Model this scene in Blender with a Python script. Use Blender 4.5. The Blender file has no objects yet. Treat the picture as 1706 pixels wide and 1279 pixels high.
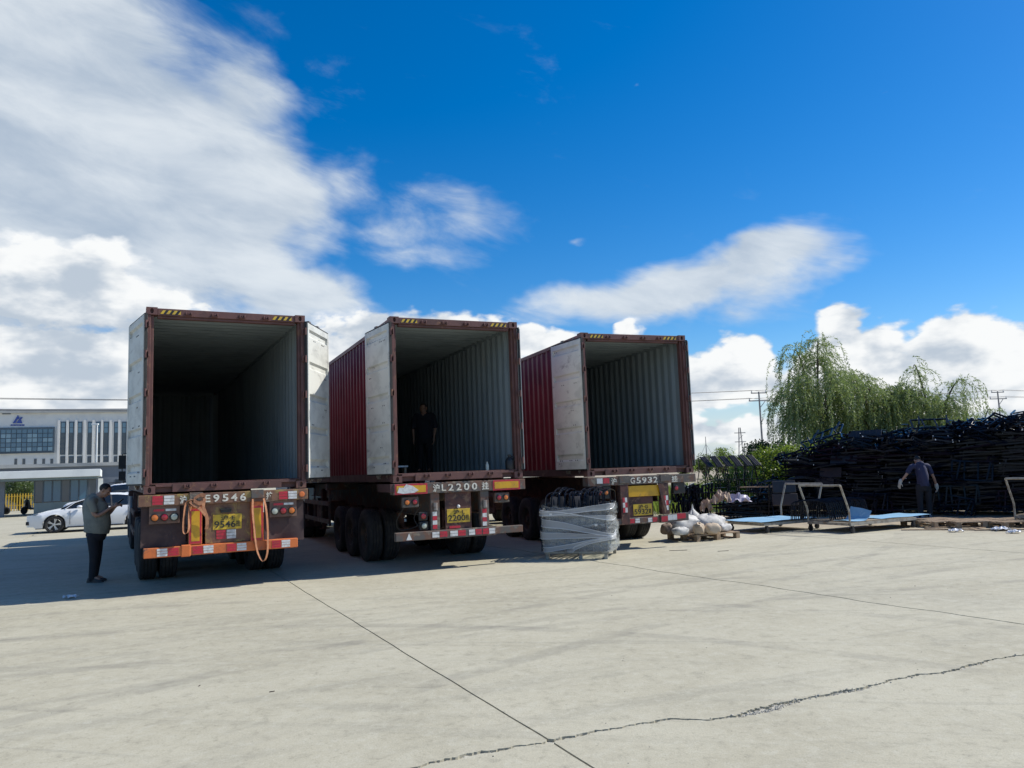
import bpy, bmesh, math, random
import numpy as np
from mathutils import Vector, Matrix
random.seed(7); RNG = np.random.default_rng(11)
sc = bpy.context.scene; col = sc.collection
R = math.radians
# ------------------------------------------------------------------ camera
FPX, PITCH, ROLL, CAMH = 1296.16, 0.1104, -0.0373, 1.661
PW, PH = 1706.0, 1279.0
_F = Vector((0, math.cos(PITCH), math.sin(PITCH))); _U0 = Vector((0, -math.sin(PITCH), math.cos(PITCH))); _R0 = Vector((1, 0, 0))
_R = _R0*math.cos(ROLL) + _U0*math.sin(ROLL); _U = _U0*math.cos(ROLL) - _R0*math.sin(ROLL)
cd = bpy.data.cameras.new('camera'); cam = bpy.data.objects.new('camera', cd); col.objects.link(cam)
cd.sensor_fit = 'HORIZONTAL'; cd.sensor_width = 36; cd.lens = 36*FPX/PW; cd.clip_end = 4000; cd.clip_start = .05
mw = Matrix.Identity(4)
for i in range(3): mw[i][0] = _R[i]; mw[i][1] = _U[i]; mw[i][2] = -_F[i]
mw[2][3] = CAMH; cam.matrix_world = mw; sc.camera = cam
def ray(px, py): return _F + _R*((px-PW/2)/FPX) - _U*((py-PH/2)/FPX)
def gp(px, py, z=0.0):            # pixel -> point on the level z
    d = ray(px, py); t = (z-CAMH)/d.z; return Vector((0, 0, CAMH)) + d*t
def dp(px, py, Y):                # pixel -> point at the distance Y
    d = ray(px, py); return Vector((0, 0, CAMH)) + d*(Y/d.y)
def azel(px, py):
    d = ray(px, py).normalized(); return math.atan2(d.x, d.y), math.asin(d.z)
# ------------------------------------------------------------------ render look
sc.view_settings.view_transform = 'Standard'; sc.view_settings.look = 'None'
sc.view_settings.exposure = 0.15; sc.view_settings.gamma = 1
sc.cycles.max_bounces = 6; sc.cycles.diffuse_bounces = 3; sc.cycles.glossy_bounces = 2; sc.cycles.transparent_max_bounces = 12
# ------------------------------------------------------------------ sun and sky
SUN_EL, SUN_PHI = 46.0, 12.5      # elevation, angle from +X towards +Y
sd = Vector((math.cos(R(SUN_EL))*math.cos(R(SUN_PHI)), math.cos(R(SUN_EL))*math.sin(R(SUN_PHI)), math.sin(R(SUN_EL))))
sl = bpy.data.lights.new('sun', 'SUN'); sl.energy = 5.0; sl.angle = R(.53); sl.color = (1, .955, .865)
so = bpy.data.objects.new('sun', sl); col.objects.link(so); so.rotation_euler = sd.to_track_quat('Z', 'Y').to_euler(); so.location = sd*60
w = bpy.data.worlds.new('World'); sc.world = w; w.use_nodes = True
class NT:
    def __init__(s, tree): s.t = tree; s.n = tree.nodes; s.l = tree.links
    def put(s, sock, val):
        if val is None: return
        if isinstance(val, bpy.types.NodeSocket): s.l.new(val, sock)
        else: sock.default_value = val
    def node(s, kind, **kw):
        n = s.n.new(kind)
        for k, v in kw.items(): setattr(n, k, v)
        return n
    def math(s, op, a, b=None, c=None, clamp=False):
        n = s.node('ShaderNodeMath', operation=op, use_clamp=clamp)
        for i, v in enumerate((a, b, c)): s.put(n.inputs[i], v)
        return n.outputs[0]
    def vmath(s, op, a, b=None):
        n = s.node('ShaderNodeVectorMath', operation=op); s.put(n.inputs[0], a); s.put(n.inputs[1], b); return n.outputs[0]
    def noise(s, vec, scale, detail=6, rough=.55, dist=0, out=0):
        n = s.node('ShaderNodeTexNoise'); s.put(n.inputs['Vector'], vec); n.inputs['Scale'].default_value = scale
        n.inputs['Detail'].default_value = detail; n.inputs['Roughness'].default_value = rough; n.inputs['Distortion'].default_value = dist
        return n.outputs[out]
    def ss(s, v, a, b, lo=0., hi=1.):
        n = s.node('ShaderNodeMapRange', interpolation_type='SMOOTHSTEP'); s.put(n.inputs[0], v)
        for i, q in enumerate((a, b, lo, hi)): s.put(n.inputs[i+1], q)
        return n.outputs[0]
    def mix(s, f, a, b, blend='MIX'):
        n = s.node('ShaderNodeMix', data_type='RGBA', blend_type=blend); s.put(n.inputs[0], f)
        s.put(n.inputs[6], a if not isinstance(a, tuple) else (*a[:3], 1)); s.put(n.inputs[7], b if not isinstance(b, tuple) else (*b[:3], 1))
        return n.outputs[2]
    def xyz(s, x, y, z):
        n = s.node('ShaderNodeCombineXYZ'); s.put(n.inputs[0], x); s.put(n.inputs[1], y); s.put(n.inputs[2], z); return n.outputs[0]
    def mapping(s, vec, loc=(0, 0, 0), rot=(0, 0, 0), scale=(1, 1, 1), typ='POINT'):
        n = s.node('ShaderNodeMapping', vector_type=typ); s.put(n.inputs[0], vec)
        n.inputs[1].default_value = loc; n.inputs[2].default_value = rot; n.inputs[3].default_value = scale; return n.outputs[0]
def make_world():
    T = NT(w.node_tree); T.n.clear()
    sky = T.node('ShaderNodeTexSky', sky_type='NISHITA', sun_disc=False); sky.sun_elevation = R(SUN_EL); sky.sun_rotation = R(90-SUN_PHI)
    sky.air_density = 1.0; sky.dust_density = .35; sky.ozone_density = 4.5; sky.altitude = 0
    hs = T.node('ShaderNodeHueSaturation'); hs.inputs['Saturation'].default_value = 1.42; hs.inputs['Hue'].default_value = .504; hs.inputs['Value'].default_value = 1.0; T.l.new(sky.outputs[0], hs.inputs['Color'])
    b1 = T.node('ShaderNodeBackground'); b1.inputs[1].default_value = .122; T.l.new(hs.outputs[0], b1.inputs[0])
    tc = T.node('ShaderNodeTexCoord').outputs['Generated']
    sx = T.node('ShaderNodeSeparateXYZ'); T.l.new(tc, sx.inputs[0]); X, Y, Z = sx.outputs
    az = T.math('ARCTAN2', X, Y); el = T.math('ARCSINE', Z)
    warp = T.noise(T.vmath('MULTIPLY', tc, (1, 1, 1.6)), 5.5, 4, .6, 0, 1)
    P0 = T.xyz(az, el, 0.0)
    P = T.vmath('ADD', P0, T.vmath('MULTIPLY', T.vmath('SUBTRACT', warp, (.5, .5, .5)), (.16, .09, 0)))
    P3 = T.vmath('MULTIPLY', tc, (1, 1, 2.0))
    def masks(lst, vec):
        acc = None
        for cx, cy, rx, ry, rot, st in lst:
            a, e = azel(cx, cy); k = math.cos(a)
            v = T.mapping(vec, (a, e, 0), (0, 0, R(rot)), (rx/FPX*k, ry/FPX, 1), 'TEXTURE')
            g = T.node('ShaderNodeTexGradient', gradient_type='SPHERICAL'); T.l.new(v, g.inputs[0])
            o = T.math('MULTIPLY', g.outputs[1], st)
            acc = o if acc is None else T.math('SMOOTH_MAX', acc, o, .12)
        return acc
    # the sheet of cloud that comes in from the left, its wisps and the lens-shaped cloud
    sheet = [(-120, 150, 580, 430, -28, 3.0), (200, 300, 440, 260, -15, 2.8), (420, 320, 210, 170, -10, 1.8), (120, 420, 420, 130, -8, 2.2), (430, 470, 340, 84, -14, 1.7), (570, 500, 150, 40, -18, 1.1), (380, 180, 190, 130, -35, 1.2),
             (650, 375, 190, 60, -8, .74), (770, 362, 170, 66, -12, .70), (700, 420, 170, 40, -6, .55), (560, 300, 130, 90, -20, .8), (1100, 482, 340, 66, 6, 1.5), (1285, 442, 170, 84, 12, 1.6), (930, 500, 130, 34, 0, .62), (1200, 520, 150, 40, 0, .6),
             (60, 640, 400, 60, 0, .8), (-500, 300, 500, 420, 0, 1.5), (560, 120, 120, 100, 30, .34), (950, 398, 30, 9, 0, .5), (430, 20, 150, 40, 0, .36)]
    heap = [(60, 470, 230, 110, 0, 1.35), (250, 520, 170, 70, -8, 1.1), (-150, 500, 260, 120, 0, 1.3), (350, 520, 80, 40, 0, .8), (700, 555, 220, 64, 0, 1.25), (600, 600, 160, 70, 0, 1.2), (860, 585, 150, 64, 0, 1.2), (960, 600, 120, 60, 0, 1.1),
            (1035, 548, 48, 40, 0, .95), (1215, 610, 100, 90, 0, 1.35), (1130, 640, 160, 80, 0, 1.2), (1280, 640, 110, 80, 0, 1.1), (1410, 560, 95, 80, 0, 1.4), (1370, 650, 160, 110, 0, 1.3),
            (1480, 580, 100, 80, 0, 1.2), (1630, 600, 130, 90, 0, 1.45), (1560, 640, 160, 100, 0, 1.3), (1730, 620, 140, 100, 0, 1.3), (1950, 600, 220, 130, 0, 1.4), (2200, 560, 200, 130, 0, 1.3), (900, 650, 300, 60, 0, 1.0), (1400, 720, 900, 60, 0, 1.2), (150, 730, 600, 70, 0, 1.2), (100, 600, 300, 90, 0, 1.35), (330, 570, 200, 70, 0, 1.1), (120, 660, 420, 80, 0, 1.3)]
    # behind the camera the sky goes on in the same broken way
    back = T.math('MULTIPLY', T.ss(T.math('ABSOLUTE', az), 1.0, 1.5), T.ss(T.noise(P3, 1.9, 3, .5), .50, .72, 0, 1.1))
    shear = T.xyz(X, Y, T.math('ADD', T.math('MULTIPLY', Z, 2.7), T.math('MULTIPLY', X, .6))); n1 = T.noise(shear, 6.5, 8, .62, .35); n2 = T.noise(T.vmath('MULTIPLY', tc, (1, 1, 3)), 3.2, 4, .5)
    ms = T.math('SMOOTH_MAX', masks(sheet, P), back, .1)
    f1 = T.math('ADD', ms, T.math('MULTIPLY', T.math('SUBTRACT', n1, .5), 1.2))
    d1 = T.ss(f1, .20, 1.0)
    nb = T.noise(P3, 15, 6, .53, .1); nb2 = T.noise(T.vmath('ADD', P3, (.030, 0, .055)), 15, 4, .53, .1)
    nc = T.noise(P3, 4.5, 4, .5)
    mh = masks(heap, P)
    f2 = T.math('ADD', mh, T.math('MULTIPLY', T.math('SUBTRACT', nb, .5), 1.25))
    d2 = T.ss(f2, .36, .60)
    low = T.ss(el, .01, .13, .75, 0)
    dens = T.math('MAXIMUM', T.math('MAXIMUM', T.math('MULTIPLY', d1, .94), d2), low)
    lit2 = T.math('ADD', T.math('MULTIPLY', T.math('SUBTRACT', nb, nb2), 2.2), T.math('MULTIPLY', T.math('SUBTRACT', nc, .42), 1.7))
    lit2 = T.ss(T.math('ADD', lit2, T.math('MULTIPLY', T.ss(f2, .55, 1.35), -.34)), -.52, .34)
    lit1 = T.ss(T.math('ADD', T.math('MULTIPLY', n2, .8), T.math('MULTIPLY', n1, .5)), .46, .80)
    c2 = T.mix(lit2, (.46, .53, .615), (.86, .875, .88)); c1 = T.mix(lit1, (.40, .48, .58), (.70, .75, .79))
    lowc = T.mix(T.noise(P3, 3, 4, .5), (.44, .54, .66), (.62, .69, .76))
    cc = T.mix(d1, lowc, c1); cc = T.mix(d2, cc, c2)
    b2 = T.node('ShaderNodeBackground'); T.l.new(cc, b2.inputs[0]); b2.inputs[1].default_value = 1.0
    mx = T.node('ShaderNodeMixShader'); T.l.new(dens, mx.inputs[0]); T.l.new(b1.outputs[0], mx.inputs[1]); T.l.new(b2.outputs[0], mx.inputs[2])
    o = T.node('ShaderNodeOutputWorld'); T.l.new(mx.outputs[0], o.inputs[0])
    w.cycles.sampling_method = 'MANUAL'; w.cycles.sample_map_resolution = 512
make_world()
# ------------------------------------------------------------------ mesh helpers
class MB:
    def __init__(s): s.v = []; s.f = []; s.m = []; s.k = 0
    def add(s, vs, fs):
        o = len(s.v); s.v += [tuple(p) for p in vs]; s.f += [tuple(i+o for i in f) for f in fs]; s.m += [s.k]*len(fs); return s
    def box(s, x0, x1, y0, y1, z0, z1):
        return s.add([(x0,y0,z0),(x1,y0,z0),(x1,y1,z0),(x0,y1,z0),(x0,y0,z1),(x1,y0,z1),(x1,y1,z1),(x0,y1,z1)],
                     [(0,3,2,1),(4,5,6,7),(0,1,5,4),(1,2,6,5),(2,3,7,6),(3,0,4,7)])
    def bar(s, p, q, w_, h_, up=(0,0,1)):
        p = Vector(p); q = Vector(q); d = (q-p).normalized(); u = Vector(up)
        if abs(d.dot(u)) > .98: u = Vector((1, 0, 0))
        a = d.cross(u).normalized()*w_/2; b = a.cross(d).normalized()*h_/2
        return s.add([p-a-b,p+a-b,p+a+b,p-a+b,q-a-b,q+a-b,q+a+b,q-a+b], [(0,3,2,1),(4,5,6,7),(0,1,5,4),(1,2,6,5),(2,3,7,6),(3,0,4,7)])
    def tube(s, pts, r, n=8, caps=True):
        pts = [Vector(p) for p in pts]; rs = r if isinstance(r, (list, tuple)) else [r]*len(pts); vs = []; fs = []; pa = None
        for i, p in enumerate(pts):
            d = (pts[min(i+1, len(pts)-1)] - pts[max(i-1, 0)])
            d = d.normalized() if d.length > 1e-9 else Vector((0, 0, 1))
            if pa is None: pa = d.cross(Vector((0, 0, 1)) if abs(d.z) < .9 else Vector((1, 0, 0))).normalized()
            else:
                pa = (pa - d*pa.dot(d)); pa = pa.normalized() if pa.length > 1e-6 else d.orthogonal().normalized()
            b = d.cross(pa)
            rr = rs[i] if isinstance(rs[i], (tuple, list)) else (rs[i], rs[i])
            for k in range(n):
                t = 2*math.pi*k/n; vs.append(p + pa*math.cos(t)*rr[0] + b*math.sin(t)*rr[1])
        for i in range(len(pts)-1):
            for k in range(n): fs.append((i*n+k, i*n+(k+1) % n, (i+1)*n+(k+1) % n, (i+1)*n+k))
        if caps: fs.append(tuple(range(n-1, -1, -1))); fs.append(tuple((len(pts)-1)*n+k for k in range(n)))
        return s.add(vs, fs)
    def lathe(s, prof, org, axis='x', n=24, caps=True):     # prof: (radius, along)
        vs = []; fs = []; ox, oy, oz = org
        for r_, t in prof:
            for k in range(n):
                a = 2*math.pi*k/n; c_, q = r_*math.cos(a), r_*math.sin(a)
                vs.append({'x': (ox+t, oy+c_, oz+q), 'y': (ox+c_, oy+t, oz+q), 'z': (ox+c_, oy+q, oz+t)}[axis])
        for i in range(len(prof)-1):
            for k in range(n): fs.append((i*n+k, i*n+(k+1) % n, (i+1)*n+(k+1) % n, (i+1)*n+k))
        if caps: fs.append(tuple(range(n-1, -1, -1))); fs.append(tuple((len(prof)-1)*n+k for k in range(n)))
        return s.add(vs, fs)
    def prism(s, poly, f0, f1):                              # polygon swept between two maps (a, b) -> point
        n = len(poly); vs = [f0(*p) for p in poly] + [f1(*p) for p in poly]
        fs = [tuple(range(n-1, -1, -1)), tuple(range(n, 2*n))] + [(i, (i+1) % n, n+(i+1) % n, n+i) for i in range(n)]
        return s.add(vs, fs)
    def grid(s, rows):
        n = len(rows[0]); vs = [p for r_ in rows for p in r_]
        return s.add(vs, [(i*n+k, i*n+k+1, (i+1)*n+k+1, (i+1)*n+k) for i in range(len(rows)-1) for k in range(n-1)])
    def ball(s, c, r, n=12, m=8):
        r = r if isinstance(r, (tuple, list)) else (r, r, r); vs = [(c[0], c[1], c[2]-r[2])]; fs = []
        for i in range(1, m):
            t = math.pi*i/m - math.pi/2
            for k in range(n):
                a = 2*math.pi*k/n; vs.append((c[0]+r[0]*math.cos(t)*math.cos(a), c[1]+r[1]*math.cos(t)*math.sin(a), c[2]+r[2]*math.sin(t)))
        vs.append((c[0], c[1], c[2]+r[2])); e = len(vs)-1
        for k in range(n): fs.append((0, 1+(k+1) % n, 1+k)); fs.append((e, e-n+k, e-n+(k+1) % n))
        for i in range(m-2):
            for k in range(n): fs.append((1+i*n+k, 1+i*n+(k+1) % n, 1+(i+1)*n+(k+1) % n, 1+(i+1)*n+k))
        return s.add(vs, fs)
    def build(s, name, mats, parent=None, smooth=False, bevel=0, seg=2, fix=True, loc=None, rot=None):
        me = bpy.data.meshes.new(name); me.from_pydata(s.v, [], s.f)
        for m in (mats if isinstance(mats, (list, tuple)) else [mats]): me.materials.append(m)
        if any(s.m): me.polygons.foreach_set('material_index', s.m)
        if fix:
            bm = bmesh.new(); bm.from_mesh(me); bmesh.ops.recalc_face_normals(bm, faces=bm.faces); bm.to_mesh(me); bm.free()
        if smooth:
            me.polygons.foreach_set('use_smooth', [True]*len(me.polygons))
        o = bpy.data.objects.new(name, me); col.objects.link(o)
        if parent: o.parent = parent
        if loc is not None: o.location = loc
        if rot is not None: o.rotation_euler = rot
        if bevel:
            b = o.modifiers.new('bevel', 'BEVEL'); b.width = bevel; b.segments = seg; b.limit_method = 'ANGLE'; b.angle_limit = R(35)
        elif smooth:
            try: me.set_sharp_from_angle(angle=R(38))
            except Exception: pass
        return o
def tag(o, label=None, cat=None, group=None, kind=None):
    if label: o['label'] = label
    if cat: o['category'] = cat
    if group: o['group'] = group
    if kind: o['kind'] = kind
    return o
def empty(name, loc=(0, 0, 0), rz=0.0):
    o = bpy.data.objects.new(name, None); col.objects.link(o); o.location = loc; o.rotation_euler = (0, 0, rz); o.empty_display_size = .1; return o
def copy_tree(o, parent=None):
    c = o.copy(); col.objects.link(c); c.parent = parent
    for ch in list(o.children): copy_tree(ch, c)
    return c
def text_mesh(name, body, mat_, size, parent, width=None, depth=.003, xs=1.0, bold=0.0):
    cu = bpy.data.curves.new(name, 'FONT'); cu.body = body; cu.size = size; cu.extrude = depth; cu.align_x = 'CENTER'; cu.align_y = 'CENTER'; cu.offset = bold; cu.resolution_u = 3
    t = bpy.data.objects.new(name, cu); col.objects.link(t); dg = bpy.context.evaluated_depsgraph_get()
    me = bpy.data.meshes.new_from_object(t.evaluated_get(dg)); bpy.data.objects.remove(t); bpy.data.curves.remove(cu)
    n = len(me.vertices); a = np.empty(n*3); me.vertices.foreach_get('co', a); a = a.reshape(-1, 3)
    if n and width: a[:, 0] *= width/(a[:, 0].max()-a[:, 0].min())
    if n: a[:, 0] -= (a[:, 0].max()+a[:, 0].min())/2; a[:, 1] -= (a[:, 1].max()+a[:, 1].min())/2
    me.vertices.foreach_set('co', a.ravel()); me.materials.clear(); me.materials.append(mat_)
    o = bpy.data.objects.new(name, me); col.objects.link(o); o.parent = parent; o.rotation_euler = (R(90), 0, 0); return o
# ------------------------------------------------------------------ materials
def surf(name, c1, c2=None, rough=.6, metal=0., scale=6., lo=.45, hi=.65, bump=.0, bscale=60., c3=None, s3=2.2, lo3=.55, hi3=.7, rvar=.15, coat=0., spec=.5, stretch=(1, 1, 1), world=False, dist=.3):
    m = bpy.data.materials.new(name); m.use_nodes = True; T = NT(m.node_tree); b = T.n['Principled BSDF']
    if world: vec = T.node('ShaderNodeNewGeometry').outputs['Position']
    else:
        tc = T.node('ShaderNodeTexCoord'); oi = T.node('ShaderNodeObjectInfo')
        vec = T.vmath('ADD', tc.outputs['Object'], T.vmath('MULTIPLY', T.xyz(oi.outputs['Random'], oi.outputs['Random'], oi.outputs['Random']), (7, 13, 5)))
    vs = T.vmath('MULTIPLY', vec, stretch)
    n = T.noise(vs, scale, 7, .6, dist); f = T.ss(n, lo, hi)
    c = T.mix(f, c1, c2 if c2 else tuple(q*.8 for q in c1))
    if c3: c = T.mix(T.ss(T.noise(vs, s3, 9, .68, .5), lo3, hi3), c, c3)
    T.l.new(c, b.inputs['Base Color']); b.inputs['Metallic'].default_value = metal; b.inputs['Specular IOR Level'].default_value = spec
    T.l.new(T.math('ADD', T.math('MULTIPLY', T.math('SUBTRACT', n, .5), rvar*2), rough, clamp=True), b.inputs['Roughness'])
    if coat: b.inputs['Coat Weight'].default_value = coat; b.inputs['Coat Roughness'].default_value = .04
    if bump:
        bp = T.node('ShaderNodeBump'); bp.inputs['Strength'].default_value = bump; bp.inputs['Distance'].default_value = .01
        T.l.new(T.noise(vs, bscale, 6, .6), bp.inputs['Height']); T.l.new(bp.outputs[0], b.inputs['Normal'])
    return m
def glass(name, c, rough=.04, metal=0., spec=.8):
    m = bpy.data.materials.new(name); m.use_nodes = True; b = m.node_tree.nodes['Principled BSDF']
    b.inputs['Base Color'].default_value = (*c, 1); b.inputs['Roughness'].default_value = rough; b.inputs['Metallic'].default_value = metal; b.inputs['Specular IOR Level'].default_value = spec; return m
M = {}
M['red'] = surf('container_red', (.165, .022, .032), (.125, .018, .026), .5, scale=1.6, c3=(.12, .05, .04), s3=5, lo3=.64, hi3=.72, bump=.08)
M['frame'] = surf('frame_brown', (.135, .060, .052), (.095, .045, .040), .6, scale=3, c3=(.20, .10, .06), s3=7, lo3=.56, hi3=.68, bump=.15)
M['rail'] = surf('rail_dark', (.07, .03, .03), (.05, .025, .025), .65, scale=3, c3=(.13, .08, .06), s3=6, bump=.1)
M['inside'] = surf('inside_grey', (.235, .28, .295), (.19, .23, .245), .62, scale=1.5, c3=(.24, .25, .24), s3=3.5, lo3=.58, hi3=.72, bump=.05, stretch=(1, 1, .35))
M['door_in'] = surf('door_offwhite', (.62, .62, .57), (.50, .50, .46), .55, scale=2.2, c3=(.27, .26, .25), s3=2.6, lo3=.56, hi3=.74, bump=.08, stretch=(1, 1, 1.6))
M['gasket'] = surf('rubber_black', (.018, .018, .018), (.03, .03, .03), .75, scale=20)
M['rod'] = surf('rod_galvanised', (.30, .27, .25), (.17, .11, .09), .5, .5, scale=9)
M['floorply'] = surf('floor_ply', (.20, .12, .07), (.12, .075, .045), .75, scale=3, stretch=(6, .4, 1))
M['yellow'] = surf('stripe_yellow', (.62, .42, .04), (.45, .30, .05), .5, scale=12)
M['black'] = surf('black_paint', (.016, .016, .017), (.028, .026, .025), .5, scale=8)
M['tyre'] = surf('tyre_rubber', (.018, .018, .019), (.04, .037, .034), .85, scale=7, bump=.3, bscale=40)
M['rim'] = surf('rim_steel', (.07, .06, .05), (.13, .085, .06), .7, .3, scale=8)
M['chassis'] = surf('chassis_rust', (.10, .042, .034), (.055, .03, .03), .75, scale=5, lo=.44, hi=.6, c3=(.19, .115, .075), s3=6, lo3=.53, hi3=.66, bump=.2)
M['chassis_grey'] = surf('chassis_grey', (.10, .09, .083), (.15, .082, .058), .75, scale=5, lo=.46, hi=.58, c3=(.22, .185, .14), s3=7, lo3=.54, hi3=.64, bump=.2)
M['beam_brown'] = surf('bolster_brown', (.19, .10, .06), (.13, .062, .045), .7, scale=6, c3=(.30, .21, .07), s3=4, lo3=.50, hi3=.62, bump=.2)
M['orange'] = surf('bumper_orange', (.62, .16, .04), (.46, .12, .04), .6, scale=5, c3=(.22, .10, .06), s3=6, lo3=.56, hi3=.7, bump=.15)
M['mudflap'] = surf('mudflap', (.045, .026, .028), (.07, .045, .042), .8, scale=4, bump=.2)
M['refl_red'] = surf('reflector_red', (.50, .02, .045), (.34, .03, .045), .35, scale=14, c3=(.22, .06, .05), s3=9)
M['refl_white'] = surf('reflector_white', (.66, .66, .65), (.48, .48, .47), .35, scale=16, c3=(.33, .30, .27), s3=10, lo3=.6, hi3=.72)
M['refl_yellow'] = surf('reflector_yellow', (.62, .34, .015), (.5, .27, .02), .4, scale=7, c3=(.32, .2, .05), s3=8, lo3=.58, hi3=.72)
M['paint_white'] = surf('lettering_white', (.66, .64, .56), (.42, .38, .30), .7, scale=22, lo=.5, hi=.62)
M['plate'] = surf('plate_yellow', (.60, .40, .03), (.46, .30, .04), .45, scale=10, c3=(.30, .2, .06), s3=11, lo3=.58, hi3=.7)
M['strap'] = surf('strap_orange', (.36, .165, .085), (.25, .11, .06), .8, scale=20, bump=.2, bscale=200)
M['amber'] = glass('lens_amber', (.60, .16, .02), .2); M['redlens'] = glass('lens_red', (.32, .012, .02), .2); M['clear'] = glass('lens_clear', (.42, .45, .38), .15)
M['lampbody'] = surf('lamp_bracket', (.17, .10, .075), (.12, .07, .055), .7, scale=6)
M['wood'] = surf('pallet_wood', (.33, .235, .15), (.22, .16, .105), .8, scale=5, stretch=(1, 1, 1), c3=(.14, .11, .085), s3=7, bump=.25)
def concrete():
    m = bpy.data.materials.new('concrete'); m.use_nodes = True; T = NT(m.node_tree); b = T.n['Principled BSDF']
    g = T.node('ShaderNodeNewGeometry').outputs['Position']; oi = T.node('ShaderNodeObjectInfo').outputs['Random']
    rot = T.mapping(g, (0, 0, 0), (0, 0, R(-24)), (1, 1, 1))
    a = T.noise(g, .55, 6, .6, .4); c = T.mix(T.ss(a, .30, .70), (.415, .380, .277), (.505, .470, .355))
    st = T.noise(T.vmath('MULTIPLY', rot, (.16, 1.5, 1)), 1.6, 7, .62, .6); c = T.mix(T.ss(st, .48, .72, 0, .5), c, (.285, .27, .215))
    st2 = T.noise(T.vmath('MULTIPLY', T.mapping(g, (0, 0, 0), (0, 0, R(12)), (1, 1, 1)), (.10, 2.2, 1)), 1.9, 5, .6, 1.2); c = T.mix(T.ss(st2, .56, .70, 0, .34), c, (.225, .215, .175))
    pl = T.noise(g, 2.3, 8, .66, .8); c = T.mix(T.ss(pl, .60, .76, 0, .6), c, (.54, .52, .43)); c = T.mix(T.ss(pl, .42, .26, 0, .6), c, (.25, .238, .185)); sc_ = T.noise(T.vmath('MULTIPLY', rot, (.8, 3.2, 1)), 1.1, 9, .7, 1.0); c = T.mix(T.ss(sc_, .66, .74, 0, .75), c, (.66, .645, .56)); ol = T.noise(g, .33, 5, .55, .3); c = T.mix(T.ss(ol, .56, .72, 0, .28), c, (.22, .21, .175))
    mm = T.noise(g, 7.5, 8, .72, .4); c = T.mix(T.ss(mm, .48, .70, 0, .65), c, (.54, .515, .41)); c = T.mix(T.ss(mm, .48, .30, 0, .60), c, (.245, .228, .172)); mp = T.noise(g, 31, 5, .7); c = T.mix(T.ss(mp, .56, .70, 0, .6), c, (.20, .187, .142)); c = T.mix(T.ss(mp, .44, .30, 0, .5), c, (.58, .555, .45))
    fg = T.noise(g, 85, 4, .7); c = T.mix(T.ss(fg, .3, .75, .0, .45), c, (.235, .222, .175))
    vo = T.node('ShaderNodeTexVoronoi'); T.l.new(g, vo.inputs['Vector']); vo.inputs['Scale'].default_value = 9
    sp = T.ss(vo.outputs['Distance'], .05, .02); msk = T.ss(T.noise(g, 1.3, 3, .5), .55, .62); c = T.mix(T.math('MULTIPLY', sp, T.math('MULTIPLY', msk, .7)), c, (.12, .11, .10))
    c = T.mix(.12, c, T.mix(oi, (.33, .315, .25), (.46, .44, .35)))
    def arc(p0, p1, p2, wd, k):
        nonlocal c
        A, B, C_ = [gp(*q) for q in (p0, p1, p2)]; d = 2*(A.x*(B.y-C_.y)+B.x*(C_.y-A.y)+C_.x*(A.y-B.y)); a2, b2, c2_ = A.x**2+A.y**2, B.x**2+B.y**2, C_.x**2+C_.y**2
        ux = (a2*(B.y-C_.y)+b2*(C_.y-A.y)+c2_*(A.y-B.y))/d; uy = (a2*(C_.x-B.x)+b2*(A.x-C_.x)+c2_*(B.x-A.x))/d; r_ = math.hypot(A.x-ux, A.y-uy)
        dist = T.node('ShaderNodeVectorMath', operation='LENGTH'); T.l.new(T.vmath('MULTIPLY', T.vmath('SUBTRACT', g, (ux, uy, 0)), (1, 1, 0)), dist.inputs[0])
        for o_ in (0, 1.85):
            e = T.math('ABSOLUTE', T.math('SUBTRACT', dist.outputs['Value'], r_+o_)); f = T.math('MULTIPLY', T.ss(e, wd, wd*.55), T.ss(T.noise(g, 1.1, 6, .65), .40, .62, 0, k)); c = T.mix(f, c, (.19, .18, .15))
    arc((640, 1042), (1100, 1060), (1570, 1110), .13, .32); arc((0, 1065), (350, 1040), (760, 1000), .13, .28); arc((300, 1270), (900, 1090), (1500, 960), .14, .30); arc((0, 1180), (500, 1100), (1200, 1010), .12, .28)
    # yard dirt near the stacks on the right
    pos = T.node('ShaderNodeSeparateXYZ'); T.l.new(g, pos.inputs[0])
    dz = T.math('ADD', T.math('MULTIPLY', pos.outputs[0], .62), T.math('MULTIPLY', pos.outputs[1], .62)); dz = T.math('ADD', dz, T.math('MULTIPLY', a, 3.0))
    far = T.math('MULTIPLY', T.ss(dz, 17.2, 19.0, 0, .8), T.ss(pos.outputs[0], 3.0, 6.5)); c = T.mix(far, c, T.mix(T.ss(pl, .4, .6), (.36, .29, .20), (.27, .225, .165)))
    T.l.new(c, b.inputs['Base Color']); b.inputs['Roughness'].default_value = .86; b.inputs['Specular IOR Level'].default_value = .3
    bp = T.node('ShaderNodeBump'); bp.inputs['Strength'].default_value = .35; bp.inputs['Distance'].default_value = .006
    h = T.math('ADD', fg, T.math('MULTIPLY', T.noise(g, 16, 6, .6), 1.3)); T.l.new(h, bp.inputs['Height']); T.l.new(bp.outputs[0], b.inputs['Normal'])
    return m
M['concrete'] = concrete()
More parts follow.
